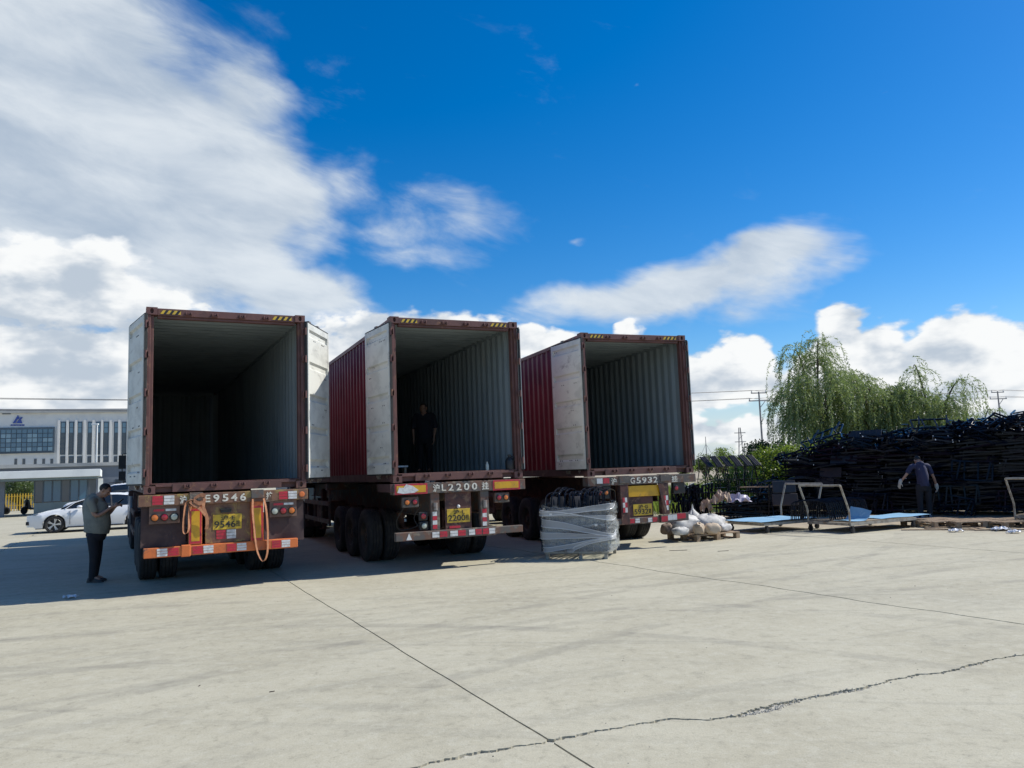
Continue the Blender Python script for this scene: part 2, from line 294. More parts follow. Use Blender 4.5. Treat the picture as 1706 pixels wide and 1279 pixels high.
# ------------------------------------------------------------------ ground and slabs
SO = Vector((.15, 4.99, 0)); SA = Vector((-.442, .897, 0)); SR = Vector((.897, .442, 0))
def st2w(s, t, z=0): p = SO + SR*s + SA*t; return (p.x, p.y, z)
def w2st(p): d = p-SO; return d.dot(SR), d.dot(SA)
def build_ground():
    g = MB(); n = 40; L = 900
    g.add([(-L, -60, -.04), (L, -60, -.04), (L, 1500, -.04), (-L, 1500, -.04)], [(0, 1, 2, 3)])
    go = tag(g.build('ground', M['concrete'], fix=False), kind='structure')
    crack = [w2st(gp(*p)) for p in ((690,1279),(740,1266),(800,1254),(860,1244),(915,1235),(980,1221),(1030,1212),(1060,1207),(1110,1198),(1150,1198),(1185,1199),(1220,1194),(1265,1185),(1290,1178),(1330,1166),(1375,1158),(1440,1146),(1480,1134),(1530,1124),(1580,1119),(1620,1108),(1660,1097),(1706,1091))]
    rnd = random.Random(5)
    def wob(x, k, a): return a*(math.sin(x*2.1*k+k)+.6*math.sin(x*5.3*k+2*k)+.4*math.sin(x*11.7*k+k*k))
    def T1(s):
        if s <= crack[0][0]: return crack[0][1] + wob(s, 1, .02) - wob(crack[0][0], 1, .02)
        for (a, b), (c_, d) in zip(crack, crack[1:]):
            if a <= s <= c_: return b + (d-b)*(s-a)/(c_-a) + .008*math.sin(s*23)+.006*math.sin(s*57+1)+.004*math.sin(s*131)
        return crack[-1][1] + wob(s, 1, .02) - wob(crack[-1][0], 1, .02)
    def jc(k):
        def f(t):
            if k == 1: return 5.43 - .047*(t-.39)*(1 if t < 12 else 12/t) + wob(t, .9, .022)
            return (k)*5.43 + wob(t, .7+k*.1, .004)
        return f
    def jr(k): return T1 if k == 0 else (lambda s: k*14.0 + wob(s, .8, .004))
    def gap_row(k, s):
        if k != 0: return .007
        chip = sum(h*math.exp(-((s-c_)/w_)**2) for c_, w_, h in ((1.55, .28, .042), (2.3, .25, .016), (.35, .4, .004), (3.5, .4, .010), (-.5, .4, .008)))
        return .006 + .005*(1+math.sin(s*9)) + chip*(.45+.9*rnd.random()) + .004*rnd.random()
    def gap_col(k, t): return .008 if k == 0 else .010+.006*rnd.random()
    fill = MB(); rows = []
    for q in range(420):
        s = -3+q*.022; t_ = T1(s); rows.append([st2w(s, t_+o_, -.016+rnd.uniform(-.006, .006)) for o_ in (-.09, -.045, -.015, .015, .045, .09)])
    fill.grid(rows); fill.build('crack_fill', M['rubble'], go, fix=False)
    for i in range(-3, 5):
        for j in range(-1, 4):
            sl, sr, tb, tt = jc(i), jc(i+1), jr(j), jr(j+1)
            near = -2 <= i <= 2 and j in (-1, 0)
            nn = 340 if near else 24
            t0, t1 = (-9.0 if j == -1 else tb(sl(0))), tt(sl(0)); s0, s1 = i*5.43, (i+1)*5.43
            P = []
            for q in range(nn):        # along the near edge
                s = s0+(s1-s0)*(q+.5)/nn; P.append((s, (-9.0 if j == -1 else tb(s)+gap_row(j, s)), 0))
            a0 = P[0][1]; a1 = P[-1][1]
            def col_pts(f, sg, k, ta, tb_): return [(f(ta+(tb_-ta)*(q+.5)/nn)+sg*gap_col(k, 0), ta+(tb_-ta)*(q+.5)/nn, 0) for q in range(nn)]
            top = [(s0+(s1-s0)*(q+.5)/nn, tt(s0+(s1-s0)*(q+.5)/nn)-gap_row(j+1, s0+(s1-s0)*(q+.5)/nn), 0) for q in range(nn)]
            P = [(s, t, 0) for s, t, _ in P if sl(t)+.02 < s < sr(t)-.02]; top = [(s, t, 0) for s, t, _ in top if sl(t)+.02 < s < sr(t)-.02]
            rt = [p for p in col_pts(sr, -1, i+1, a1, top[-1][1])]; lf = [p for p in col_pts(sl, 1, i, a0, top[0][1])]
            ring = P + rt + top[::-1] + lf[::-1]
            m = MB(); k = len(ring); cs = sum(p[0] for p in ring)/k; ct = sum(p[1] for p in ring)/k
            hi = [st2w(s, t, 0) for s, t, _ in ring]; lo = [st2w(s, t, -.05) for s, t, _ in ring]
            m.add(hi+lo, [tuple(range(k))] + [((q+1) % k, q, k+q, k+(q+1) % k) for q in range(k)])
            m.build('concrete_slab', M['concrete'], go, fix=False)
    # broken bits in the crack and loose grit
    m = MB()
    def stone(c, r):
        vs = []
        for dx, dy, dz in ((1,0,0),(-1,0,0),(0,1,0),(0,-1,0),(0,0,1),(0,0,-1)):
            k = r*(.6+.8*rnd.random()); vs.append((c[0]+dx*k+rnd.uniform(-.3,.3)*r, c[1]+dy*k+rnd.uniform(-.3,.3)*r, c[2]+dz*k*.6))
        m.add(vs, [(0,2,4),(2,1,4),(1,3,4),(3,0,4),(2,0,5),(1,2,5),(3,1,5),(0,3,5)])
    for q in range(520):
        s = rnd.choice((rnd.gauss(1.55, .22), rnd.gauss(1.55, .25), rnd.gauss(2.3, .22), rnd.uniform(-1, 5))); t = T1(s)+rnd.gauss(0, .014)
        stone(st2w(s, t, -.012 if abs(t-T1(s)) < .02 else .004), rnd.uniform(.003, .011))
    tag(m.build('crack_rubble', M['rubble'], go), kind='stuff')
    m = MB()
    for q in range(420):
        s = rnd.uniform(-7, 11); t = rnd.uniform(-.8, 12)
        stone(st2w(s, t, .002), rnd.uniform(.002, .005) if rnd.random() < .96 else rnd.uniform(.006, .010))
    tag(m.build('grit', M['grit'], go), kind='stuff')
M['rubble'] = surf('rubble', (.42, .40, .34), (.33, .315, .27), .9, scale=30, world=True)
M['grit'] = surf('grit', (.16, .15, .13), (.30, .285, .25), .9, scale=1.5, world=True, lo=.4, hi=.6)
build_ground()
# ------------------------------------------------------------------ containers
CW, CH, CL = 2.438, 2.896, 12.192
def trap(n, pitch, depth, start):          # trapezoid corrugation: list of (along, depth)
    out = [(start, 0)]
    for i in range(n):
        a = start+.03+i*pitch; out += [(a, 0), (a+pitch*.25, depth), (a+pitch*.5, depth), (a+pitch*.75, 0)]
    return out
def corr_sheet(name, prof, f_out, f_in, mats, parent):
    m = MB()
    m.k = 0; m.grid([[f_out(a, d, 0) for a, d in prof], [f_out(a, d, 1) for a, d in prof]])
    m.k = 1; m.grid([[f_in(a, d, 0) for a, d in prof], [f_in(a, d, 1) for a, d in prof]])
    return m.build(name, mats, parent, fix=False)
def casting(m, x0, x1, y0, y1, z0, z1, face):          # block with an oval hole in the face that looks along -y
    cx, cz = (x0+x1)/2, (z0+z1)/2; n = 16; hi = []; ho = []
    for k in range(n):
        a = 2*math.pi*(k+.5)/n; c_, s_ = math.cos(a), math.sin(a); q = max(abs(c_), abs(s_))
        ho.append((cx+(x1-x0)/2*c_/q, cz+(z1-z0)/2*s_/q)); hi.append((cx+.026*c_, cz+.042*s_))
    for k in range(n):      # snap to the corners
        for X_ in (x0, x1):
            for Z_ in (z0, z1):
                if abs(ho[k][0]-X_) < .02 and abs(ho[k][1]-Z_) < .02: ho[k] = (X_, Z_)
    vs = [(a, y0, b) for a, b in ho] + [(a, y0, b) for a, b in hi] + [(a, y0+.05, b) for a, b in hi]
    fs = [(k, (k+1) % n, n+(k+1) % n, n+k) for k in range(n)] + [(n+k, n+(k+1) % n, 2*n+(k+1) % n, 2*n+k) for k in range(n)] + [tuple(range(2*n, 3*n))]
    m.add(vs, fs)
    m.add([(x0,y0,z0),(x1,y0,z0),(x1,y1,z0),(x0,y1,z0),(x0,y0,z1),(x1,y0,z1),(x1,y1,z1),(x0,y1,z1)], [(0,3,2,1),(4,5,6,7),(1,2,6,5),(2,3,7,6),(3,0,4,7)])
def make_door(root, side, ang):
    s = 1 if side == 'left' else -1
    d = empty('door', (0.0 if s == 1 else CW, -.045, 0)); d.rotation_euler = (0, 0, R(ang)); d.parent = root
    z0, z1, x0, x1 = .16, 2.77, .03, 1.195; T = .055
    Y = lambda y: s*y                                   # +y looks to the inside face
    m = MB()                                            # inner skin: profile of flat bands and recesses along z
    prof = [(z0, 0), (z0+.16, 0), (z0+.20, -.04), (z0+.27, -.04), (z0+.31, 0)]
    zz = z0+.31
    for b in range(4):
        zz2 = zz+.42; prof += [(zz2, 0), (zz2+.03, -.034), (zz2+.10, -.034), (zz2+.13, 0)]; zz = zz2+.13
    prof += [(z1-.06, 0), (z1, 0)]
    prof = [p for i, p in enumerate(prof) if i == 0 or p[0] > prof[i-1][0]-1e-6]
    m.grid([[(x0+.07, Y(T/2+e), z) for z, e in prof], [(x1-.07, Y(T/2+e), z) for z, e in prof]])
    for xa, xb in ((x0, x0+.07), (x1-.07, x1)): m.box(xa, xb, *sorted((Y(-T/2), Y(T/2+.004))), z0, z1)
    m.box(x0+.07, x1-.07, *sorted((Y(-T/2), Y(T/2-.035))), z0+.002, z0+.08); m.box(x0+.07, x1-.07, *sorted((Y(-T/2), Y(T/2-.035))), z1-.08, z1-.002)
    inner = m.build('inner_panel', M['door_in'], d, fix=False)
    m = MB(); e = []
    for b in range(5):
        a = z0+.05+b*.53; e += [(a, 0), (a+.16, 0), (a+.20, .011), (a+.42, .011), (a+.46, 0)]
    e = [(z0, 0)] + e[1:] + [(z1, 0)]
    e = [p for p in e if p[0] <= z1]
    m.grid([[(x0, Y(-T/2-.004+q), z) for z, q in e], [(x1, Y(-T/2-.004+q), z) for z, q in e]])
    m.build('outer_panel', M['red'], d, fix=False)
    rb = random.Random(int(ang*10))
    for k in range(9):
        bx_, bz = rb.uniform(.2, 1.0), rb.choice((.28, .34, .62, 1.05, 1.35, 1.9, 2.5, 2.62))
        for q in (0, .07): m = MB(); m.lathe([(.011, 0), (.011, .006), (0, .007)], (bx_+q, (T/2-.001) if s == 1 else -(T/2+.006), bz), 'y', 8); m.build('bolt', M['gasket'], inner)
    g = MB()
    for xa, xb in ((x0-.022, x0), (x1, x1+.03)): g.box(xa, xb, *sorted((Y(-T/2+.005), Y(T/2-.01))), z0-.02, z1+.02)
    g.box(x0, x1, *sorted((Y(-T/2+.005), Y(T/2-.01))), z0-.025, z0-.001); g.box(x0, x1, *sorted((Y(-T/2+.005), Y(T/2-.01))), z1+.001, z1+.025)
    g.build('gasket', M['gasket'], d)
    for x in (.38, .86):
        r_ = MB(); r_.tube([(x, Y(-T/2-.045), z0-.06), (x, Y(-T/2-.045), z1+.06)], .017, 10)
        for z in (z0-.03, z0+.5, z0+1.1, z0+1.9, z1+.03): r_.box(x-.04, x+.04, *sorted((Y(-T/2-.07), Y(-T/2-.005))), z-.03, z+.03)
        r_.build('lock_rod', M['rod'], d)
        h = MB(); h.tube([(x, Y(-T/2-.06), 1.1), (x+.05, Y(-T/2-.08), 1.11), (x+.36, Y(-T/2-.075), 1.11)], .012, 8); h.build('handle', M['rod'], d)
    for z in (.32, .95, 1.55, 2.15, 2.62):
        h = MB(); h.box(-.03, .11, *sorted((Y(-T/2-.02), Y(-T/2-.005))), z-.045, z+.045); h.tube([(0, 0, z-.06), (0, 0, z+.06)], .018, 10); h.build('hinge', M['frame'], d)
    for k, z in enumerate((z0+.03, z1-.02)):            # cams that stick out of the top and bottom edge
        for x in (.38, .86):
            h = MB(); h.box(x-.05, x+.05, *sorted((Y(-T/2-.06), Y(-T/2-.02))), (z1+.05 if k else z0-.09), (z1+.09 if k else z0-.05)); h.build('locking_cam', M['rod'], d)
    return d
def make_container(pos, yaw, zb, la, ra, label):
    x, y = pos; root = empty('shipping_container', (x, y, zb), yaw); tag(root, label, 'container', 'containers on the trailers')
    W, H, L = CW, CH, CL
    npitch = 42; pitch = (L-.36)/npitch; prof = trap(npitch, pitch, .036, .15) + [(L-.15, 0)]
    zr = (.13, H-.10)
    for side in ('left', 'right'):
        if side == 'left': fo = lambda a, d, k: (.012+d, a, zr[k]); fi = lambda a, d, k: (.016+d, a, zr[k])
        else: fo = lambda a, d, k: (W-.012-d, a, zr[k]); fi = lambda a, d, k: (W-.016-d, a, zr[k])
        corr_sheet('side_wall', prof, fo, fi, [M['red'], M['inside']], root)
        xa, xb = ((0, .06) if side == 'left' else (W-.06, W))
        m = MB(); m.box(*((xa, xa+.03) if side == 'left' else (xb-.03, xb)), .17, L-.17, H-.105, H-.03); m.k = 1; m.box(*((xa+.0305, xb) if side == 'left' else (xa, xb-.0305)), .17, L-.03, H-.112, H-.031); m.build('top_rail', [M['red'], M['inside']], root)
        m = MB(); m.box(xa, xb, .17, L-.17, .02, .165)
        for q in range(10): m.box(xa-.003, xb+.003, 2+q*.9, 2.05+q*.9, .03, .15)
        m.build('bottom_rail', M['rail'], root)
    rp = trap(42, pitch, .045, .15) + [(L-.15, 0)]
    corr_sheet('roof', rp, lambda a, d, k: ((.05, W-.05)[k], a, H-.025-d), lambda a, d, k: ((.05, W-.05)[k], a, H-.030-d), [M['red'], M['inside']], root)
    ep = trap(8, (W-.36)/8, .045, .15) + [(W-.15, 0)]
    corr_sheet('front_wall', ep, lambda a, d, k: (a, L-.03-d, zr[k]), lambda a, d, k: (a, L-.035-d, zr[k]), [M['red'], M['inside']], root)
    m = MB(); m.box(.06, W-.06, L-.17, L-.025, H-.16, H-.031); m.build('front_header', M['inside'], root); MB().box(.02, .19, L-.19, L-.13, .15, H-.11).build('front_lining', M['inside'], root); MB().box(W-.19, W-.02, L-.19, L-.13, .15, H-.11).build('front_lining', M['inside'], root)
    m = MB()
    for q in range(14): m.box(.06+q*.166, .06+q*.166+.163, .06, L-.08, .125, .153)
    m.build('floor', M['floorply'], root)
    m = MB()
    for q in range(20): m.box(.05, W-.05, .5+q*.58, .56+q*.58, .03, .12)
    m.build('cross_members', M['rail'], root)
    for cx in (0, W-.162):
        for cy in (0, L-.178):
            for cz in (0, H-.118):
                m = MB(); casting(m, cx, cx+.162, cy-.006, cy+.178, cz, cz+.118, 0); m.build('corner_casting', M['frame'], root)
    for xa, xb, xi in ((.0, .10, 1), (W-.10, W, -1)):
        m = MB(); m.box(xa+(.0 if xi > 0 else .03), xb-(.03 if xi > 0 else 0), .005, .12, .118, H-.118)
        m.box(*( (xb-.032, xb+.012) if xi > 0 else (xa-.012, xa+.032)), .055, .17, .118, H-.118); m.build('corner_post', M['frame'], root, bevel=.006)
        m = MB(); m.box(xa+.01, xb-.01, L-.12, L-.005, .118, H-.118); m.build('corner_post', M['red'], root)
    m = MB(); m.box(.163, W-.163, .004, .13, H-.125, H-.012); m.box(.163, W-.163, .035, .13, H-.165, H-.1255); hd = m.build('door_header', M['frame'], root, bevel=.006)
    m = MB(); m.box(.40, W-.40, .004, .16, .018, .14); m.box(.163, W-.163, .012, .16, .10, .1395); m.box(.163, .40, .08, .16, .02, .0995); m.box(W-.40, W-.163, .08, .16, .02, .0995)
    m.box(.10, W-.10, .03, .2, .1405, .156); sill = m.build('door_sill', M['frame'], root, bevel=.005)
    for k, cx in enumerate((.61, 1.0, 1.42, 1.80)):
        for zc, par in ((H-.085, hd), (.10, sill)):
            m = MB(); m.box(cx-.048, cx+.048, -.042, .003, zc-.024, zc-.012); m.box(cx-.048, cx-.026, -.055, .003, zc-.012, zc+.028); m.box(cx+.026, cx+.048, -.055, .003, zc-.012, zc+.028); m.box(cx-.01, cx+.01, -.035, .003, zc-.012, zc+.02)
            m.build('cam_keeper', M['frame'], par, bevel=.004)
    for u0, u1, mir in ((.20, .54, 1), (1.90, 2.26, 1)):
        n = 4; st = (u1-u0)/(n*2)
        for k in range(n):
            for c_, key in ((0, 'yellow'), (1, 'black')):
                a = u0+(2*k+c_)*st; m = MB(); b0, b1 = H-.100, H-.040
                if k == n-1 and c_ == 1: continue
                if k == n-1: m.prism([(a, b0), (a+st, b0), (a+st, b1)], lambda p, q: (p, .0035, q), lambda p, q: (p, -.0005, q))
                else: m.prism([(a, b0), (a+st, b0), (a+st*1.9, b1), (a+st*.9, b1)], lambda p, q: (p, .0035, q), lambda p, q: (p, -.0005, q))
                m.build('hazard_stripe', M[key], hd)
    make_door(root, 'left', la-math.degrees(yaw)); make_door(root, 'right', ra-math.degrees(yaw))
    return root
CON = [((-5.6408, 11.8747), .4747, 1.504), ((-2.0927, 13.3757), .4218, 1.5201), ((1.4198, 15.4729), .3558, 1.4735)]
make_container(*CON[0], 126.5, 86.5, 'empty maroon container standing wide open on the trailer marked E9546')
make_container(*CON[1], 121.0, 90.5, 'maroon container with a worker standing inside, on the trailer marked L2200')
make_container(*CON[2], 117.5, 79.0, 'empty maroon container on the trailer marked G5932 beside the sack pallet')
# ------------------------------------------------------------------ wheels
def wheel_proto():
    t = MB(); prof = [(.27, -.13), (.33, -.142), (.42, -.146), (.475, -.135), (.497, -.118)]
    for k in range(4):
        a = -.105+k*.055; prof += [(.503, a), (.503, a+.040), (.490, a+.043), (.490, a+.052)]
    prof += [(.497, .118), (.475, .135), (.42, .146), (.33, .142), (.27, .13)]
    t.lathe(prof, (0, 0, 0), 'x', 36, caps=False); r_ = MB()
    r_.lathe([(.272, -.128), (.262, -.12), (.255, -.06), (.235, -.045), (.16, -.02), (.14, -.05), (.06, -.06), (.055, -.10), (.0, -.10)], (0, 0, 0), 'x', 24, caps=False)
    r_.lathe([(.272, .128), (.262, .12), (.255, .06), (.235, .045), (.16, .02), (.10, .03), (.0, .03)], (0, 0, 0), 'x', 24, caps=False)
    for k in range(10):
        a = k*math.pi/5; r_.lathe([(.014, -.075), (.014, -.03)], (0, .14*math.cos(a), .14*math.sin(a)), 'x', 6)
    root = empty('wheel'); t.build('tyre', M['tyre'], root, smooth=True, fix=True); r_.build('rim', M['rim'], root, smooth=True); return root
WHEEL = wheel_proto(); FIRST = [True]
def wheel(parent, u, v, flip=False, r=.5):
    w_ = WHEEL if FIRST[0] else copy_tree(WHEEL); FIRST[0] = False
    w_.parent = parent; w_.location = (u, v, r); w_.rotation_euler = (random.uniform(0, 6), 0, 0) if not flip else (random.uniform(0, 6), 0, math.pi); w_.scale = (1, r/.503, r/.503); return w_
def ribbon(pts, wv, th=.004):           # band: pts with a width vector, thick
    m = MB(); pts = [Vector(p) for p in pts]; ws = wv if isinstance(wv, list) else [Vector(wv)]*len(pts); A = []; B = []
    for i, p in enumerate(pts):
        d = (pts[min(i+1, len(pts)-1)]-pts[max(i-1, 0)]).normalized(); nrm = d.cross(Vector(ws[i])).normalized()*th/2; h = Vector(ws[i])/2
        A.append([p-h-nrm, p+h-nrm, p+h+nrm, p-h+nrm, p-h-nrm])
    m.grid(A); k = len(pts)-1; m.add(A[0][:4], [(0, 1, 2, 3)]); m.add(A[-1][:4], [(3, 2, 1, 0)]); return m
def curve(pts, n=8):                    # smooth curve through points
    P = [Vector(p) for p in pts]; P = [P[0]*2-P[1]] + P + [P[-1]*2-P[-2]]; out = []
    for i in range(1, len(P)-2):
        for k in range(n):
            t = k/n; a, b, c_, d = P[i-1], P[i], P[i+1], P[i+2]
            out.append(.5*((2*b)+(c_-a)*t+(2*a-5*b+4*c_-d)*t*t+(3*b-a-3*c_+d)*t**3))
    return out + [P[-2]]
def strip(parent, u0, u1, z0, z1, y, order='rw', n=3):
    half = (u0+u1)/2
    for a, b, key in (((u0, half-.004, 'refl_red'), (half+.004, u1, 'refl_white')) if order == 'rw' else ((u0, half-.004, 'refl_white'), (half+.004, u1, 'refl_red'))):
        m = MB(); h = (z1-z0)/n
        for k in range(n): m.box(a+random.uniform(0, .006), b-random.uniform(0, .006), y-.004, y-.0005, z0+k*h+.003, z0+(k+1)*h-.003)
        m.build('reflective_strip', M[key], parent)
def roundlamp(parent, u, z, y, r, key):
    m = MB(); m.lathe([(r*1.22, 0), (r*1.22, -.02), (r*1.02, -.024), (r*1.0, -.012)], (u, y, z), 'y', 20, caps=False); bz = m.build('tail_lamp', M['black'], parent, smooth=True)
    m = MB(); m.lathe([(r, -.010), (r*.85, -.022), (r*.4, -.028), (0, -.029)], (u, y, z), 'y', 20, caps=False); m.build('lens', M[key], bz, smooth=True)
def trailer(i, label, cm):
    (x, y), yaw, zb = CON[i]; root = tag(empty('container_trailer', (x, y, 0), yaw), label, 'trailer', 'container trailers'); zt = zb-.012; L = 12.1
    for u in (.74, 1.70):
        m = MB(); m.box(u-.006, u+.006, .25, 9.2, .93, zt-.065); m.box(u-.07, u+.07, .25, 9.2, zt-.065, zt-.045); m.box(u-.07, u+.07, .25, 9.2, .91, .93)
        m.box(u-.006, u+.006, 9.2, L, 1.12, zt-.065); m.box(u-.07, u+.07, 9.2, L, zt-.065, zt-.045); m.box(u-.07, u+.07, 9.2, L, 1.10, 1.12)
        m.build('main_beam', M[cm], root)
    for v in (1.3, 2.9, 4.1, 5.4, 6.6, 8.0, 9.3, 10.4): MB().box(.747, 1.693, v, v+.09, 1.13, zt-.10).build('cross_beam', M[cm], root)
    for v in (5.9, 11.85):
        m = MB(); m.box(-.01, 2.448, v, v+.2, zt-.16, zt-.005); m.build('bolster', M[cm], root, bevel=.006)
    for k, v in enumerate((2.28, 3.52, 4.76)):
        m = MB(); m.tube([(.15, v, .5), (2.29, v, .5)], .065, 12); m.box(.66, .82, v-.06, v+.06, .5, .95); m.box(1.62, 1.78, v-.06, v+.06, .5, .95)
        for u in (.74, 1.70):
            for q in range(4): m.bar((u, v-.5+.1*q, .62+.015*q), (u, v+.5-.1*q, .62+.015*q), .075, .014)
        m.build('axle', M['chassis'], root)
        for u, f in ((.145, 0), (.475, 1), (1.963, 0), (2.293, 1)): wheel(root, u, v, f)
    for v0 in (2.9, 4.14):
        for u in (.66, 1.62): MB().box(u, u+.16, v0-.12, v0+.12, .70, .909).build('hanger', M[cm], root)
    for side, u in ((0, -.01), (1, 2.40)):        # side guards
        m = MB()
        for z in (.56, .98): m.box(u, u+.035, 5.75, 9.1, z, z+.10)
        g = m.build('side_guard', M[cm], root)
        for q in range(4):
            m = MB(); m.box(u+.036, u+.08, 5.85+q*1.02, 5.91+q*1.02, .5, 1.36); m.build('guard_post', M[cm], g)
    for u in (.42, 1.98):
        m = MB(); m.box(u-.06, u+.06, 8.55, 8.68, .50, 1.35); m.box(u-.045, u+.045, 8.565, 8.665, .30, .55); m.box(u-.12, u+.12, 8.5, 8.74, .28, .30); m.build('landing_leg', M['chassis'], root, bevel=.005)
    m = MB(); m.lathe([(.0, -.42), (.12, -.40), (.15, -.34), (.15, .34), (.12, .40), (0, .42)], (1.22, 6.4, .98), 'x', 18); m.build('air_tank', M['chassis_grey'], root, smooth=True)
    m = MB(); m.box(.06, .62, 6.9, 7.7, .62, 1.05); m.build('tool_box', M['chassis'], root, bevel=.01)
    return root
def flap(root, u0, u1, z0, z1, v):
    m = MB(); n = 7; rows = []
    for k in range(n):
        z = z1+(z0-z1)*k/(n-1); rows.append([(u0+(u1-u0)*q/6, v+.03*(k/(n-1))**2*math.sin(q*1.1+u0*3), z) for q in range(7)])
    m.grid(rows); m.grid([[(p[0], p[1]+.008, p[2]) for p in r_] for r_ in rows]); m.build('mud_flap', M['mudflap'], root, smooth=True, fix=False)
def put(o, u, v, z): o.location = (u, v, z); return o
def plate(parent, u0, u1, z0, z1, y, a, b):
    m = MB(); m.box(u0, u1, y-.006, y, z0, z1); p = m.build('number_plate', M['plate'], parent, bevel=.004); w_ = u1-u0; h = z1-z0; uc = (u0+u1)/2
    put(text_mesh('lettering', a, M['black'], h*.36, p, width=w_*.50, bold=.001), uc+.01, y-.009, z1-h*.24)
    put(text_mesh('lettering', b, M['black'], h*.62, p, width=w_*.74, bold=.0015), uc-w_*.08, y-.009, z0+h*.34)
    put(text_mesh('lettering', '挂', M['black'], h*.42, p, width=w_*.15, bold=.001), u1-w_*.12, y-.009, z0+h*.36)
# --- first trailer: orange bumper, posts with yellow reflectors, hanging straps
t = trailer(0, 'rusty trailer marked E9546 with orange bumper and hanging orange straps', 'chassis')
m = MB(); m.box(-.07, 2.46, -.03, .22, 1.315, 1.488); bo = m.build('rear_bolster', M['beam_brown'], t, bevel=.008)
strip(bo, .12, .43, 1.335, 1.475, -.031); strip(bo, 1.99, 2.28, 1.33, 1.46, -.031)
for s_, u, w_ in (('沪', .555, .10), ('E', .905, .085), ('9', 1.035, .09), ('5', 1.17, .09), ('4', 1.30, .095), ('6', 1.435, .09), ('挂', 1.84, .10)): put(text_mesh('lettering', s_, M['paint_white'], .155 if ord(s_) < 256 else .125, bo, width=w_, bold=.004, depth=.002), u, -.033, 1.40)
for u0 in (.645, 1.56):
    m = MB(); m.box(u0, u0+.19, -.05, -.031, 1.37, 1.50); m.box(u0, u0+.19, -.05, .1, 1.49, 1.502); m.build('strap_bracket', M['chassis_grey'], t, bevel=.004)
m = MB(); m.lathe([(.045, 0), (.045, -.008), (.03, -.012), (0, -.012)], (2.36, -.031, 1.40), 'y', 16); m.build('hook_plate', M['orange'], bo)
for u0, u1, z0, z1 in ((.64, .83, .705, 1.314), (1.555, 1.75, .69, 1.314)):
    m = MB(); m.box(u0, u1, -.02, .10, z0, z1); p = m.build('bumper_post', M['orange'], t, bevel=.006); m = MB(); m.box(u0+.035, u1-.035, -.025, -.0205, z0+.05, z1-.10); m.build('yellow_reflector', M['refl_yellow'], p); m = MB(); m.box(u0+.008, u1-.008, -.0225, -.0203, z0+.015, z1-.07); m.build('red_reflector', M['refl_red'], p)
m = MB(); m.box(.88, 1.554, .02, .04, .70, 1.315); pn = m.build('plate_panel', M['beam_brown'], t, bevel=.004); plate(pn, .99, 1.42, .905, 1.14, .018, '沪·E', '9546')
m = MB(); m.box(1.10, 1.26, -.03, .018, 1.165, 1.21); m.box(1.09, 1.27, -.045, .018, 1.2105, 1.225); m.build('plate_lamp', M['black'], pn, bevel=.004); strip(pn, 1.04, 1.34, .755, .90, .0195)
m = MB(); m.box(.01, 2.29, -.03, .09, .545, .695); bu = m.build('bumper', M['orange'], t, bevel=.01)
for a, b, o_ in ((.19, .50, 'wr'), (.69, 1.0, 'rw'), (1.19, 1.49, 'rw'), (1.88, 2.17, 'rw')): strip(bu, a, b, .56, .68, -.0305, o_)
m = MB(); m.box(.53, .665, -.042, .10, .53, .71); m.build('wrapped_band', M['orange'], bu, bevel=.012)
for u0, ks in ((.08, ('amber', 'redlens', 'clear')), (1.85, ('clear', 'redlens', 'amber'))):
    m = MB(); m.box(u0, u0+.43, .0, .02, 1.05, 1.313); lb = m.build('lamp_bracket', M['lampbody'], t, bevel=.004)
    for k, key in enumerate(ks): roundlamp(lb, u0+.08+.135*k, 1.145, -.001, .052, key)
    strip(lb, u0+.06, u0+.38, 1.235, 1.275, -.001, 'rw', 1)
flap(t, -.03, .60, .70, 1.31, .05); flap(t, 1.77, 2.40, .66, 1.31, .05)
# straps
st_pts = curve([(.72, -.05, 1.40), (.60, -.08, 1.36), (.565, -.085, 1.15), (.56, -.09, .93), (.60, -.095, .885), (.635, -.085, .96), (.64, -.075, 1.2), (.68, -.06, 1.36)]); s1 = ribbon(st_pts, (.035, .05, .01)); 
for pts, wv in (([(.64, -.075, 1.37), (.74, -.10, 1.30), (.86, -.075, 1.39)], (.0, .02, .06)), ([(.86, -.07, 1.40), (.84, -.09, 1.28), (.89, -.07, 1.13), (.90, -.06, 1.0), (.89, -.05, .93)], (.05, .012, 0)), ([(.66, -.08, 1.33), (.78, -.10, 1.26), (.87, -.08, 1.15)], (.015, .01, .055)), ([(.70, -.09, 1.38), (.80, -.11, 1.33), (.87, -.09, 1.43), (.80, -.07, 1.46), (.7, -.06, 1.40)], (.01, .01, .055))):
    q = ribbon(curve(pts), wv); s1.add(q.v, q.f)
tag(s1.build('ratchet_strap', M['strap'], smooth=False, fix=False), 'knotted orange webbing strap bundled on the bracket above the bumper', 'strap', 'orange straps on the trailer')
s2 = ribbon(curve([(1.58, -.055, 1.36), (1.575, -.08, 1.15), (1.60, -.075, .9), (1.62, -.07, .70), (1.66, -.065, .50), (1.74, -.06, .37), (1.80, -.06, .48), (1.81, -.065, .75), (1.80, -.075, 1.0), (1.78, -.08, 1.2), (1.75, -.055, 1.36)]), (.036, .046, 0)); tag(s2.build('ratchet_strap', M['strap'], fix=False), 'orange webbing strap hanging in one long loop below the bumper', 'strap', 'orange straps on the trailer')
for o in col.objects:
    if o.name.startswith('ratchet_strap'): o.location = t.location; o.rotation_euler = t.rotation_euler
